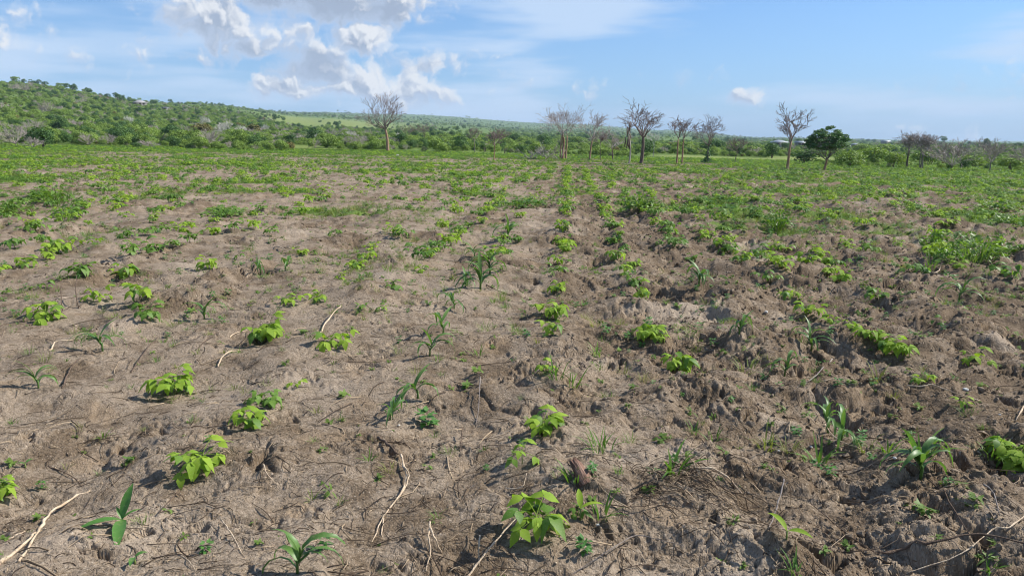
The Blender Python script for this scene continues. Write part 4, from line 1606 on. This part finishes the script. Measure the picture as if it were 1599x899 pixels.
# ------------------------------------------------------------------ grass tufts: px, foot row, height px, kind, dry
GTUFTS = [
    (869, 590, 40, 0, 0, 'grass tuft behind the bean plant mixed with grass'), (893, 604, 34, 2, 0, 'small grass tuft right of the grassy bean plant'),
    (940, 704, 46, 1, 0, 'dense grass tuft above the broken stump'), (896, 752, 38, 2, 0, 'few grass blades at the left foot of the broken stump'),
    (1053, 738, 62, 2, 0, 'tall thin grass blades beside the straw heap'), (936, 812, 40, 2, 0, 'grass blades right of the big front bean plant'),
    (1243, 896, 36, 2, 0, 'grass blades at the bottom edge right of centre'), (1198, 704, 44, 0, 1, 'yellowish grass tuft left of the hooked maize'),
    (1230, 706, 34, 0, 1, 'second yellowish grass tuft left of the hooked maize'), (1277, 722, 40, 2, 0, 'grass tuft in front of the hooked maize'),
    (1354, 706, 36, 0, 1, 'grass tuft between hooked maize and large bushy maize'), (1388, 706, 34, 2, 0, 'grass blades left of the large bushy maize'),
    (1164, 583, 42, 0, 1, 'grass tuft left of the thin maize right of centre'), (1371, 594, 30, 2, 1, 'grass sprig above the long pale root'),
    (1548, 716, 40, 1, 0, 'grass tuft at the left side of the right edge bean plant'), (1545, 892, 34, 2, 0, 'grass blades in the bottom corner below the dark branch'),
    (1113, 690, 24, 2, 0, 'little green sprig right of the dense grass tuft'), (1085, 680, 22, 2, 0, 'little green sprig second right of the dense grass tuft'),
    (1456, 392, 40, 1, 0, 'bright grass clump on the clod bank at the right'), (1530, 408, 36, 3, 0, 'large olive grass clump at the right'),
    (1545, 404, 32, 3, 0, 'large olive grass clump, hinder one at the right'), (1512, 412, 32, 3, 0, 'large olive grass clump, front one at the right'),
    (1450, 420, 30, 1, 0, 'grass clump below the bright one on the clod bank'), (82, 318, 34, 3, 0, 'tall dense green grass clump at the left in mid field'),
    (96, 322, 28, 3, 0, 'green grass clump right behind the tall dense one at the left'), (103, 346, 26, 1, 0, 'grass clump just in front of the tall dense one at the left'),
    (16, 335, 30, 3, 0, 'wide grass clump near the left edge in mid field'), (347, 338, 20, 3, 0, 'long low grass patch left of centre'),
    (1002, 326, 30, 3, 0, 'dense dark grass clump right of the centre rows'), (1213, 358, 32, 1, 0, 'dark leafy clump beside a shaded hollow at the right'),
    (162, 686, 20, 2, 0, 'tiny grass seedling on smooth soil left of the bright bean plant'), (746, 556, 18, 2, 0, 'tiny green weed in the bare strip left of centre row'),
    (933, 556, 24, 2, 0, 'compact small green tuft right of the centre row'), (805, 322, 16, 3, 0, 'grass strip crossing the rows, left piece'),
    (838, 322, 16, 3, 0, 'grass strip crossing the rows, piece next to the centre row'), (576, 720, 18, 2, 0, 'few short blades beside the dark topped root'),
    (930, 510, 24, 0, 1, 'dry looking grass right of the touching bean pair'), (1440, 712, 60, 2, 0, 'single tall blades behind the large bushy maize')]
for i, (x, y, h, k, dry, lb) in enumerate(GTUFTS):
    p = hit(x, y)
    s = 1.0 / px_m(p)
    hh = (.13, .16, .10, .20)[k]
    o = obj('grass_tuft', (TUFTS_DRY if dry else TUFTS)[k])
    q = h * s / hh
    o.location = p
    o.scale = (q, q, q)
    o.rotation_euler = (0, 0, i * 1.7)
    tag(o, lb, 'grass tuft', 'grass tufts among the crops')




def leafy_clump(seed, n):
    rr = random.Random(seed)
    mb = MB()
    for k in range(n):
        a, q = rr.uniform(0, 6.28), rr.random() ** .6
        z = .20 * rr.uniform(.15, 1) * (1 - .7 * q * q)
        leaflet(mb, (.20 * q * math.cos(a), .20 * q * math.sin(a), z), a + rr.uniform(-1.2, 1.2), rr.uniform(.05, .10), rr.uniform(.016, .036), rr.uniform(-.6, .7), rr.uniform(0, .15), rr.uniform(-.4, .4))
    for k in range(n // 4):
        a, q = rr.uniform(0, 6.28), rr.random() * .15
        blade(mb, rr.uniform(.12, .24), .008, rr.uniform(.3, 1.5), rr.uniform(.7, 1.4), (q * math.cos(a), q * math.sin(a), 0), a, 4, 0, .1)
    return mb.mesh('leafy_clump', True)


CLUMPS = [leafy_clump(520, 170), leafy_clump(521, 140)]
for m in CLUMPS:
    m.materials.append(M_GRASS)
for i, (x, y, w, h, lb) in enumerate([
        (1462, 392, 46, 40, 'bright bushy grass clump standing on the clod bank at the right'), (1484, 408, 44, 36, 'bushy grass clump in front of the bright one on the clod bank'),
        (1532, 404, 70, 46, 'widest bushy grass clump at the right, olive green'), (1566, 398, 50, 38, 'bushy grass clump right of the widest one'),
        (1508, 388, 48, 34, 'bushy grass clump between the bright one and the widest one'), (84, 318, 64, 38, 'wide bright green grass clump at the left in mid field'),
        (66, 310, 40, 24, 'smaller grass clump at the left side of the wide bright one'), (104, 340, 40, 24, 'grass clump in front of the wide bright one at the left'),
        (1003, 326, 56, 32, 'dark bushy grass clump just right of the two centre rows'), (978, 322, 40, 20, 'low grass clump between the centre rows and the dark bushy clump'),
        (1212, 356, 46, 38, 'dark bushy clump beside the hollow right of centre'), (1588, 350, 50, 26, 'grass clump near the right edge in mid field'),
        (1560, 330, 60, 24, 'low wide grass clump farther back near the right edge'), (14, 334, 56, 26, 'grass clump cut by the left edge in mid field'),
        (350, 336, 70, 18, 'long flat grass clump left of centre'), (820, 320, 60, 16, 'flat grass clump left of the centre row in the crossing strip')]):
    p = hit(x, y)
    s = 1.0 / px_m(p)
    o = obj('grass_clump', CLUMPS[i % 2])
    o.location = p
    o.scale = (w * s / .45, w * s / .45, h * s / .24)
    o.rotation_euler = (0, 0, i * 2.1)
    tag(o, lb, 'grass clump', 'bushy grass clumps in mid field')


# ------------------------------------------------------------------ broad weeds
def broad_weed(px, py, label, leaves, h=.03, mat=M_BROAD):
    """leaves: (azimuth, length px, width share, rise, arch)"""
    p = hit(px, py)
    s = 1.0 / px_m(p)
    t = thing('broad_weed', p, label, 'weed', 'single broad leaved weeds')
    mb = MB()
    mb.tube([(0, 0, -.01), (0, 0, h)], [.004, .003], 5)
    obj('stem', mb.mesh('weed_stem', True), M_STEM, t)
    for (az, ln, wd, rise, arch) in leaves:
        mb = MB()
        L = ln * s
        x, z, th = 0, 0, rise
        rows = 7
        vs, fs = [], []
        for i in range(rows):
            q = i / (rows - 1)
            w = L * wd * (math.sin(math.pi * q ** .8) ** .8 if 0 < i < rows - 1 else .06)
            for c in (-1, 0, 1):
                vs.append((x, c * w * .5, z + abs(c) * w * .22))
            x += math.cos(th) * L / (rows - 1)
            z += math.sin(th) * L / (rows - 1)
            th -= arch / (rows - 1)
        for r in range(rows - 1):
            a = r * 3
            fs += [(a, a + 1, a + 4, a + 3), (a + 1, a + 2, a + 5, a + 4)]
        mb.add(vs, fs)
        o = obj('leaf', mb.mesh('weed_leaf', True), mat, t)
        o.location = (0, 0, h)
        o.rotation_euler = (0, 0, az)
    return t


broad_weed(192, 822, 'spear leaved weed with three long leaves at the bottom left', [(3.72, 66, .23, .25, .6), (5.10, 84, .23, .14, .5), (1.40, 56, .28, 1.1, .4), (.5, 30, .26, .7, .8), (2.4, 24, .28, .9, .6)])
broad_weed(211, 878, 'little two leaved seedling below the spear leaved weed', [(.6, 20, .45, .5, .9), (4.9, 24, .4, .3, .8)], .02)
broad_weed(1228, 842, 'weed with two broad light green blades at the bottom right of centre', [(2.1, 44, .26, .8, 1.2), (5.6, 40, .34, .4, .8)], .03, M_BEAN)
broad_weed(906, 812, 'pale green broad blade behind the big front bean plant', [(.2, 40, .22, .5, 1.0), (1.6, 36, .3, .9, .8)], .05, M_BEAN)
broad_weed(40, 660 + 70, 'pale small sprout near the left edge on smooth soil', [(1, 14, .4, .5, .6), (3.5, 12, .4, .4, .6)], .02)
p = hit(668, 664)
s = 1.0 / px_m(p)
o = obj('low_weed', WEEDS[3])
o.location = p
q = 58 * s / .22
o.scale = (q, q, q * .7)
tag(o, 'low bushy dark weed right of the maize pair', 'weed', 'single broad leaved weeds')

# ------------------------------------------------------------------ roots and sticks: points (px, row, lift), radius px
STICKS = [
    ('root', 'PALE', [(-4, 882, 0), (40, 850, .01), (62, 828, .015), (80, 805, .02), (112, 783, .015), (141, 767, .0)], 4.2, 'long knobbly pale root at the bottom left corner'),
    ('root', 'PALE', [(28, 878, 0), (44, 858, .01), (60, 832, .01), (72, 828, .01)], 3.2, 'side branch of pale root lying along the long one'),
    ('root', 'PALE', [(-2, 842, 0), (20, 840, .005), (44, 826, .0)], 2.0, 'thin short pale root at the left edge'),
    ('root', 'PALE', [(626, 716, .03), (630, 732, .03), (635, 748, .02), (628, 770, .015), (612, 792, .01), (596, 815, .01), (580, 848, 0)], 3.0, 'pale bent root hanging from a dark piece left of centre'),
    ('root', 'PALE', [(629, 735, .03), (638, 745, .03), (633, 765, .02), (622, 782, .012)], 2.4, 'short pale root twined with the bent root'),
    ('root', 'PALE', [(600, 812, .012), (596, 832, .005), (597, 838, 0)], 2.0, 'pale root end splitting off the bent root'),
    ('stick', 'DARK', [(590, 684, 0), (605, 700, .03), (622, 715, .03)], 4.5, 'thick dark stick at the top of the bent root'),
    ('root', 'PALE', [(672, 832, .06), (670, 850, .04), (672, 866, .02), (665, 893, 0)], 3.0, 'upright forked pale root at the bottom left of centre'),
    ('root', 'PALE', [(672, 840, .05), (680, 852, .03), (690, 864, .0)], 2.6, 'right prong of the forked pale root'),
    ('stick', 'PALE', [(728, 902, 0), (750, 880, .02), (780, 853, .05), (812, 826, .08)], 3.2, 'straight pale stick lying against the big front bean plant'),
    ('root', 'PALE', [(750, 850, .05), (748, 862, .03), (749, 884, 0)], 2.6, 'small upright pale root left of the straight stick'),
    ('stick', 'GREY', [(888, 900, 0), (930, 878, .015), (965, 860, .03), (993, 848, .04), (1030, 853, .03), (1068, 858, .02)], 1.6, 'thin bent stalk across the bottom centre'),
    ('root', 'PALE', [(1417, 607, .02), (1440, 609, .03), (1453, 607, .04), (1475, 614, .03), (1500, 621, .02), (1532, 627, .0)], 1.9, 'long pale root in the clods at the right'),
    ('root', 'PALE', [(1288, 669, .03), (1298, 684, .03), (1316, 696, .02), (1338, 703, .02), (1358, 709, 0)], 2.0, 'white curved root beside the hooked maize'),
    ('stick', 'DARK', [(1370, 868, .02), (1400, 866, .02), (1460, 856, .03), (1505, 850, .05), (1550, 852, .05), (1604, 858, .03)], 4.2, 'thick dark branch in the bottom right corner'),
    ('stick', 'PALE', [(1604, 812, .04), (1575, 832, .03), (1546, 850, .06), (1500, 872, .02), (1410, 896, 0)], 2.2, 'pale stick crossing the thick dark branch'),
    ('stick', 'GREY', [(1223, 762, .05), (1217, 786, .04), (1207, 812, .02), (1200, 826, 0)], 2.2, 'short grey stick standing at the dark hollow'),
    ('stick', 'GREY', [(1300, 562, .01), (1276, 588, .02), (1240, 612, .01)], 1.8, 'thin grey stick lying right of the thin maize'),
    ('root', 'PALE', [(1286, 597, .01), (1306, 594, .02), (1322, 600, .01), (1336, 606, 0)], 1.6, 'small pale root right of the thin grey stick'),
    ('root', 'PALE', [(1600, 636, .03), (1592, 648, .02), (1586, 656, 0)], 2.2, 'pale root stub at the right edge'),
    ('root', 'PALE', [(1084, 738, .03), (1110, 742, .04), (1135, 754, .03), (1160, 772, .0)], 2.8, 'dry stalk arching over the straw heap'),
    ('root', 'PALE', [(340, 573, 0), (346, 562, .02), (358, 554, .03), (376, 547, .0)], 2.0, 'pale bent root in the left half between maize and bean rows'),
    ('root', 'PALE', [(497, 530, .0), (506, 512, .02), (520, 496, .05), (533, 484, .06)], 2.4, 'pale root sticking up behind a bean plant'),
    ('root', 'PALE', [(358, 526, 0), (370, 520, .01), (386, 516, .0)], 2.0, 'short pale root left of the flat topped bean plant'),
    ('root', 'PALE', [(78, 547, .0), (86, 537, .02), (100, 534, .02), (118, 530, 0)], 2.0, 'short pale hooked root left of the dark maize'),
    ('stick', 'DARK', [(306, 548, 0), (318, 537, .02), (341, 520, .01)], 2.0, 'dark stick below the short upright maize'),
    ('stick', 'DARK', [(204, 582, 0), (226, 552, .02), (247, 527, .01)], 1.6, 'long thin dark stick in the left half'),
    ('stick', 'DARK', [(98, 606, 0), (106, 586, .02), (118, 570, .03), (126, 562, .02)], 2.2, 'curved dark stick right of the bent blade maize'),
    ('stick', 'DARK', [(123, 482, 0), (120, 465, .10), (124, 450, .2)], 1.6, 'upright dark twig right of the wide light green bean plant'),
    ('stick', 'DARK', [(98, 485, 0), (97, 470, .08), (99, 458, .16)], 1.6, 'shorter upright dark twig touching the wide light green bean plant'),
    ('stick', 'GREY', [(750, 600, .06), (748, 632, .03), (743, 666, 0)], 1.5, 'thin grey stalk upright in bare soil left of the centre row'),
    ('stick', 'DARK', [(722, 678, .05), (720, 694, .02), (718, 706, 0)], 1.8, 'stubby dark twig left of the lanky bean plant'),
    ('root', 'PALE', [(412, 732, .03), (418, 748, .03), (434, 758, .0)], 1.8, 'thin pale hooked root right of the bright bean plant'),
    ('stick', 'PALE', [(348, 818, .02), (362, 838, .02), (381, 868, 0)], 2.0, 'straight pale straw stalk bottom left of centre'),
    ('stick', 'PALE', [(283, 870, .01), (296, 880, .01), (306, 890, 0)], 1.9, 'short flat straw piece at the bottom left'),
    ('stick', 'DARK', [(250, 804, .01), (268, 782, .01), (287, 760, .01)], 1.7, 'dark straight twig above the bottom left weed'),
    ('stick', 'DARK', [(75, 728, .0), (98, 738, .01), (115, 748, .01), (128, 760, 0)], 2.0, 'dark curved twig above the long knobbly root'),
    ('root', 'PALE', [(790, 764, .01), (808, 768, .02), (818, 764, .03), (822, 752, .05)], 1.8, 'tiny white forked root above the big front bean plant'),
    ('stick', 'DARK', [(1265, 790, .02), (1300, 820, .02), (1340, 850, .01), (1372, 866, 0)], 1.8, 'thin dark twig running to the thick dark branch'),
    ('stick', 'DARK', [(1450, 752, .01), (1480, 790, .02), (1512, 835, .01)], 2.2, 'dark stick below the large bushy maize'),
    ('stick', 'GREY', [(1535, 765, .03), (1550, 782, .04), (1560, 808, .01)], 2.0, 'grey bent twig below the right edge bean plant'),
    ('root', 'PALE', [(1458, 428, .02), (1466, 424, .04), (1470, 416, .05)], 1.5, 'small pale root tip on the far right bank'),
    ('stick', 'PALE', [(1352, 428, .01), (1360, 421, .02)], 1.6, 'tiny pale stick on the clods right of centre'),
    ('stick', 'PALE', [(428, 386, .01), (438, 388, .03), (450, 394, .02)], 1.5, 'pale curved root far left of centre beyond the small maize'),
    ('stick', 'DARK', [(760, 445, .01), (776, 455, .02), (800, 462, .0)], 1.5, 'dark twig right of the dense maize clump'),
]
MK = {'PALE': M_ROOT_PALE, 'DARK': M_ROOT_DARK, 'GREY': M_BARK_GREY}
for i, (nm, mk, pts, rpx, lb) in enumerate(STICKS):
    rg = random.Random(i)
    P = []
    for (x, y, lift) in pts:
        q = hit(x, y + lift * 60)
        P.append(q + Vector((0, 0, lift)))
    r = rpx / px_m(P[len(P) // 2]) * .5
    # refine with small kinks
    Q, Rr = [], []
    n = len(P) - 1
    for k in range(n):
        for j in range(4):
            f = j / 4
            a = P[max(k - 1, 0)]
            b_, c_, d_ = P[k], P[k + 1], P[min(k + 2, n)]
            q = .5 * ((2 * b_) + (c_ - a) * f + (2 * a - 5 * b_ + 4 * c_ - d_) * f * f + (3 * b_ - a - 3 * c_ + d_) * f ** 3)
            q = q + Vector((rg.gauss(0, r * .45), rg.gauss(0, r * .45), rg.gauss(0, r * .3)))
            Q.append(q)
    Q.append(P[-1])
    o_ = P[0].copy()
    m_ = len(Q)
    for k in range(m_):
        f = k / (m_ - 1)
        Rr.append(r * (1.15 - .55 * f) * (rg.uniform(.74, 1.15) if rg.random() < .82 else rg.uniform(1.2, 1.5)))
    zz = ground_z([q.x for q in Q], [q.y for q in Q])
    for k in range(m_):
        Q[k].z = max(Q[k].z - Rr[k] * .4, zz[k] + Rr[k] * (.25 + .45 * math.sin(k * 1.3 + i)))
    mb = MB()
    mb.tube([q - o_ for q in Q], Rr, 7)
    o = obj(nm, mb.mesh(nm, True), MK[mk])
    o.location = o_
    tag(o, lb, nm, 'roots and sticks on the soil')

# broken stump
p = hit(910, 747)
s = 1.0 / px_m(p)
rg = random.Random(2)
mb = MB()
n = 11
n = 22
prof = [(-.03, 1.15), (.0, 1.1), (.03, .98), (.055, .88), (.07, .74)]
ridge = [rg.uniform(-.16, .16) for _ in range(n)]
crest = [rg.uniform(-.022, .03) for _ in range(n)]
vs, fs = [], []
for (z, k) in prof:
    for a in range(n):
        th = 6.283 * a / n
        rr = .024 * k * (1 + .20 * math.sin(a * 1.05 + 1) + ridge[a] + rg.uniform(-.04, .04))
        vs.append((rr * math.cos(th) * 1.0, rr * math.sin(th) * .75, z + (crest[a] if z > .065 else crest[a] * .4 if z > .05 else 0)))
vs.append((.004, 0, .045))
m_ = len(prof) - 1
for r in range(m_):
    for a in range(n):
        fs.append((r * n + a, r * n + (a + 1) % n, (r + 1) * n + (a + 1) % n, (r + 1) * n + a))
for a in range(n):
    fs.append((m_ * n + a, m_ * n + (a + 1) % n, (m_ + 1) * n))
mb.add(vs, fs)
o = obj('broken_stump', mb.mesh('broken_stump'), M_STUMP)
o.location = p
o.rotation_euler = (-.75, -.35, .3)
tag(o, 'small broken reddish brown stump right of the centre row', 'stump')

# white shells and pebbles
for i, (x, y, w, lb) in enumerate([(1508, 610, 12, 'white snail shell above the bean seedling on the long pale root'), (1196, 489, 11, 'white pebble on bare soil right of centre, in mid field'),
                                   (1397, 716, 9, 'white shell left of the large bushy maize'), (933, 824, 9, 'white chip right of the big front bean plant'),
                                   (1216, 708, 8, 'small white chip among the yellowish grass left of the hooked maize'), (1266, 700, 8, 'small white chip left of the grass in front of hooked maize'),
                                   (1561, 648, 6, 'tiny white chip below the pale root stub at right'), (623, 665, 6, 'tiny white chip at the foot of the left maize of the pair'),
                                   (868, 880, 8, 'tiny orange brown pebble at the bottom below the big front plant')]):
    p = hit(x, y)
    s = 1.0 / px_m(p)
    o = obj('white_shell' if i < 8 else 'pebble', lumpy(20 + i, w * s * .38, w * s * .26, w * s * .22, 2, .14), M_SHELL if i < 8 else M_ROOT_PALE)
    o.location = p + Vector((0, 0, w * s * .15))
    o.rotation_euler = (0, .2, i)
    tag(o, lb, 'shell' if i < 8 else 'pebble', 'pale shells and chips on the soil')

# ------------------------------------------------------------------ the farther rows of beans
rg = np.random.default_rng(9)
cand = []
ex = np.array([(p.x, p.y) for p in bean_xy])
for k in range(-60, 61):
    y = 8.6 + rg.uniform(0, .4)
    while y < 46:
        x = -.09 + .87 * k + .0766 * y + rg.normal(0, .11)
        pxx = CX + F * x / y
        if -60 < pxx < 1660:
            gap = float(fbm(np.array([x * .5]), np.array([y * .18]), 131, 2)[0])
            pr = .34 + 1.1 * gap
            if abs(k) <= 3:
                pr += .35
            if k in (0, 1):
                pr += .5
                x += -.5 * (x - (-.09 + .87 * k + .0766 * y))
            pr *= 1 if y > 11 or abs(k) > 3 else .5
            if rg.random() < pr and np.hypot(ex[:, 0] - x, ex[:, 1] - y).min() > .30:
                cand.append((y, x, rg.uniform(.16, .34)))
        y += rg.uniform(.24, .60)
cand.sort(key=lambda c: c[0] / c[2])
NTH = 300 - len(BEANS)
for (y, x, w) in cand[:NTH]:
    rows_.setdefault(round((x - .0766 * y + .09) / .87), []).append(y)
zs = ground_z([c[1] for c in cand[:NTH]], [c[0] for c in cand[:NTH]])
for i, (y, x, w) in enumerate(cand[:NTH]):
    k = round((x - .0766 * y + .09) / .87)
    dep = 'at half distance' if y < 13 else 'far off' if y < 20 else 'very far off'
    far_bean(x, y, float(zs[i]), w, 5000 + i, '%s bean plant from the front in the %s' % (ORD[sorted(rows_[k]).index(y)], rowname(k)), 'bean plants of the farther rows')
for (t, k, y) in autos:
    t['label'] = '%s bean plant from the front in the %s' % (ORD[sorted(rows_[k]).index(y)], rowname(k))
rest = cand[NTH:]
bean_col = proto_collection('bean_kinds', [(a, M_BEAN) for a, b in BEAN_FOL])
if rest:
    A = np.array([(x, y) for y, x, w in rest])
    z = ground_z(A[:, 0], A[:, 1])
    rot = np.zeros((len(A), 3))
    rot[:, 2] = rg.uniform(0, 6.28, len(A))
    scatter('bean_rows', np.column_stack((A, z)), rot, np.array([w for _, _, w in rest]) / .30, rg.integers(0, 6, len(A)), bean_col, 'remaining bean plants of the far rows, too many to count', 'crop')

# ------------------------------------------------------------------ weeds over the field
weed_col = proto_collection('weed_kinds', [(m, None) for m in WEEDS] + [(m, None) for m in TUFTS] + [(m, None) for m in TUFTS_DRY] + [(a.copy(), M_BEAN) for a, b in BEAN_FOL[:2]])
P, S, I = [], [], []
for (n, r0, r1, smin, smax) in [(9000, 2.2, 9, .18, .75), (34000, 8, 22, .26, .85), (60000, 20, 44, .36, .95), (90000, 40, 90, .45, 1.05)]:
    az = np.radians(rg.uniform(-43, 43, n))
    r = np.sqrt(rg.uniform(r0 * r0, r1 * r1, n))
    x, y = r * np.sin(az), r * np.cos(az)
    g = grown_mask(x, y)
    pr = np.where(r < 9, .11 + g * .38 + .12 * sst(x, .2, 1.6), np.where(r < 22, .09 + g * .8, np.where(r < 42, .16 + g * .72, .27 + g * .73)))
    keep = rg.random(n) < pr
    x, y, r, g = x[keep], y[keep], r[keep], g[keep]
    P.append(np.column_stack((x, y, ground_z(x, y) - .004)))
    S.append(rg.uniform(smin, smax, len(x)) * (.65 + .6 * g))
    kn = fbm(x * .2, y * .2, 141, 2)
    idx = np.where(rg.random(len(x)) < .62 - .5 * kn, rg.integers(0, 5, len(x)), rg.integers(5, 13, len(x)))
    idx = np.where(rg.random(len(x)) < .10 * sst(r, 14, 25), 13 + rg.integers(0, 2, len(x)), idx)
    I.append(idx)
P, S, I = np.concatenate(P), np.concatenate(S), np.concatenate(I)
rot = np.zeros((len(P), 3))
rot[:, 2] = rg.uniform(0, 6.28, len(P))
rot[:, :2] = rg.normal(0, .12, (len(P), 2))
scatter('weeds', P, rot, S, I, weed_col, 'small green weeds and grass growing between the crop rows', 'weeds')

# ------------------------------------------------------------------ soil crumbs and clods
def clod_mesh(seed):
    import bmesh
    rr = random.Random(seed)
    bm = bmesh.new()
    for k in range(rr.randint(11, 18)):
        v = Vector((rr.gauss(0, 1), rr.gauss(0, 1), rr.gauss(0, 1))).normalized() * rr.uniform(.6, 1.15)
        bm.verts.new((v.x, v.y * .8, v.z * .6))
    r_ = bmesh.ops.convex_hull(bm, input=bm.verts[:])
    bmesh.ops.delete(bm, geom=list({g for g in r_['geom_interior'] if isinstance(g, bmesh.types.BMVert)}), context='VERTS')
    me = bpy.data.meshes.new('clod')
    bm.to_mesh(me)
    bm.free()
    return me


clods = [clod_mesh(700 + k) for k in range(8)]
for m in clods:
    m.materials.append(M_CLOD)
clod_col = proto_collection('clod_kinds', [(m, None) for m in clods])
n = 75000
az = np.radians(rg.uniform(-43, 43, n))
r = np.exp(rg.uniform(math.log(1.9), math.log(20), n))
x, y = r * np.sin(az), r * np.cos(az)
ro = roughness(x, y)
keep = rg.random(n) < (.12 + .88 * ro ** 1.5)
x, y, r, ro = x[keep], y[keep], r[keep], ro[keep]
sz = (.0020 + .008 * rg.random(len(x)) ** 4 * (.35 + ro)) * np.clip(r / 4, .8, 2.6) + .026 * (rg.random(len(x)) ** 16) * ro
z = ground_z(x, y) + sz * .1
rot = np.column_stack((rg.normal(0, .5, len(x)), rg.normal(0, .5, len(x)), rg.uniform(0, 6.28, len(x))))
scatter('soil_crumbs', np.column_stack((x, y, z)), rot, sz, rg.integers(0, 8, len(x)), clod_col, 'loose crumbs and clods of grey brown soil', 'soil')


# ------------------------------------------------------------------ straw, rootlets and twigs too many to count
def litter():
    rr = random.Random(12)
    mb = MB()
    segs = []
    for k in range(6500):
        r = math.exp(rr.uniform(math.log(2.0), math.log(14)))
        az = math.radians(rr.uniform(-42, 42))
        x, y = r * math.sin(az), r * math.cos(az)
        segs.append((x, y, rr.uniform(.015, .09) * (1 + r * .04) * (2.4 if rr.random() < .10 else 1), rr.uniform(0, 6.28), rr.uniform(.0007, .0018) * (1 + r * .10), rr.uniform(0, .012)))
    for k in range(260):
        r = math.exp(rr.uniform(math.log(2.0), math.log(10)))
        az = math.radians(rr.uniform(-40, 40))
        segs.append((r * math.sin(az), r * math.cos(az), rr.uniform(.12, .34), rr.uniform(0, 6.28), rr.uniform(.0016, .0034), rr.uniform(0, .015)))
    # the straw heap right of the stump
    c = hit(1100, 765)
    for k in range(170):
        segs.append((c.x + rr.gauss(0, .17), c.y + rr.gauss(0, .11), rr.uniform(.06, .24), rr.gauss(2.5, .6), rr.uniform(.0010, .0022), rr.uniform(0, .05)))
    xs, ys = [], []
    for (x, y, ln, a, w, lf) in segs:
        cur = rr.uniform(-1.6, 1.6)
        for i in range(5):
            xs.append(x)
            ys.append(y)
            x += math.cos(a) * ln / 4
            y += math.sin(a) * ln / 4
            a += cur / 4 + rr.uniform(-.25, .25)
    zs = ground_z(np.array(xs), np.array(ys))
    for k, (x, y, ln, a, w, lf) in enumerate(segs):
        z = zs[k * 5:k * 5 + 5]
        z = np.maximum(z, (z[0] * np.linspace(1, 0, 5) + z[4] * np.linspace(0, 1, 5)))
        pts = [(xs[k * 5 + i], ys[k * 5 + i], z[i] + w + lf * math.sin(math.pi * i / 4 + .3)) for i in range(5)]
        mb.tube(pts, [w, w, w * .9, w * .8, w * .5], 3)
    o = obj('straw_litter', mb.mesh('straw_litter'), M_STRAW)
    tag(o, 'dry straw, rootlets and twigs strewn over the soil', 'litter', kind='stuff')


litter()

# ------------------------------------------------------------------ haze
def haze():
    mb = MB()
    mb.box((0, 0, 32.5), (10300, 10300, 160))
    me = mb.mesh('haze')
    m, N = new_mat('haze_air')
    pv = N.n('ShaderNodeVolumePrincipled')
    pv.inputs['Color'].default_value = (.64, .81, 1.0, 1)
    pv.inputs['Density'].default_value = HAZE_DENSITY
    pv.inputs['Anisotropy'].default_value = 0.0
    pv.inputs['Density Attribute'].default_value = ''
    m.cycles.homogeneous_volume = True
    o = N.n('ShaderNodeOutputMaterial')
    N.t.links.new(pv.outputs[0], o.inputs['Volume'])
    ob = obj('haze', me, m)
    ob.location = (0, 0, 0)
    tag(ob, kind='stuff')


HAZE_DENSITY = 0.00016
haze()
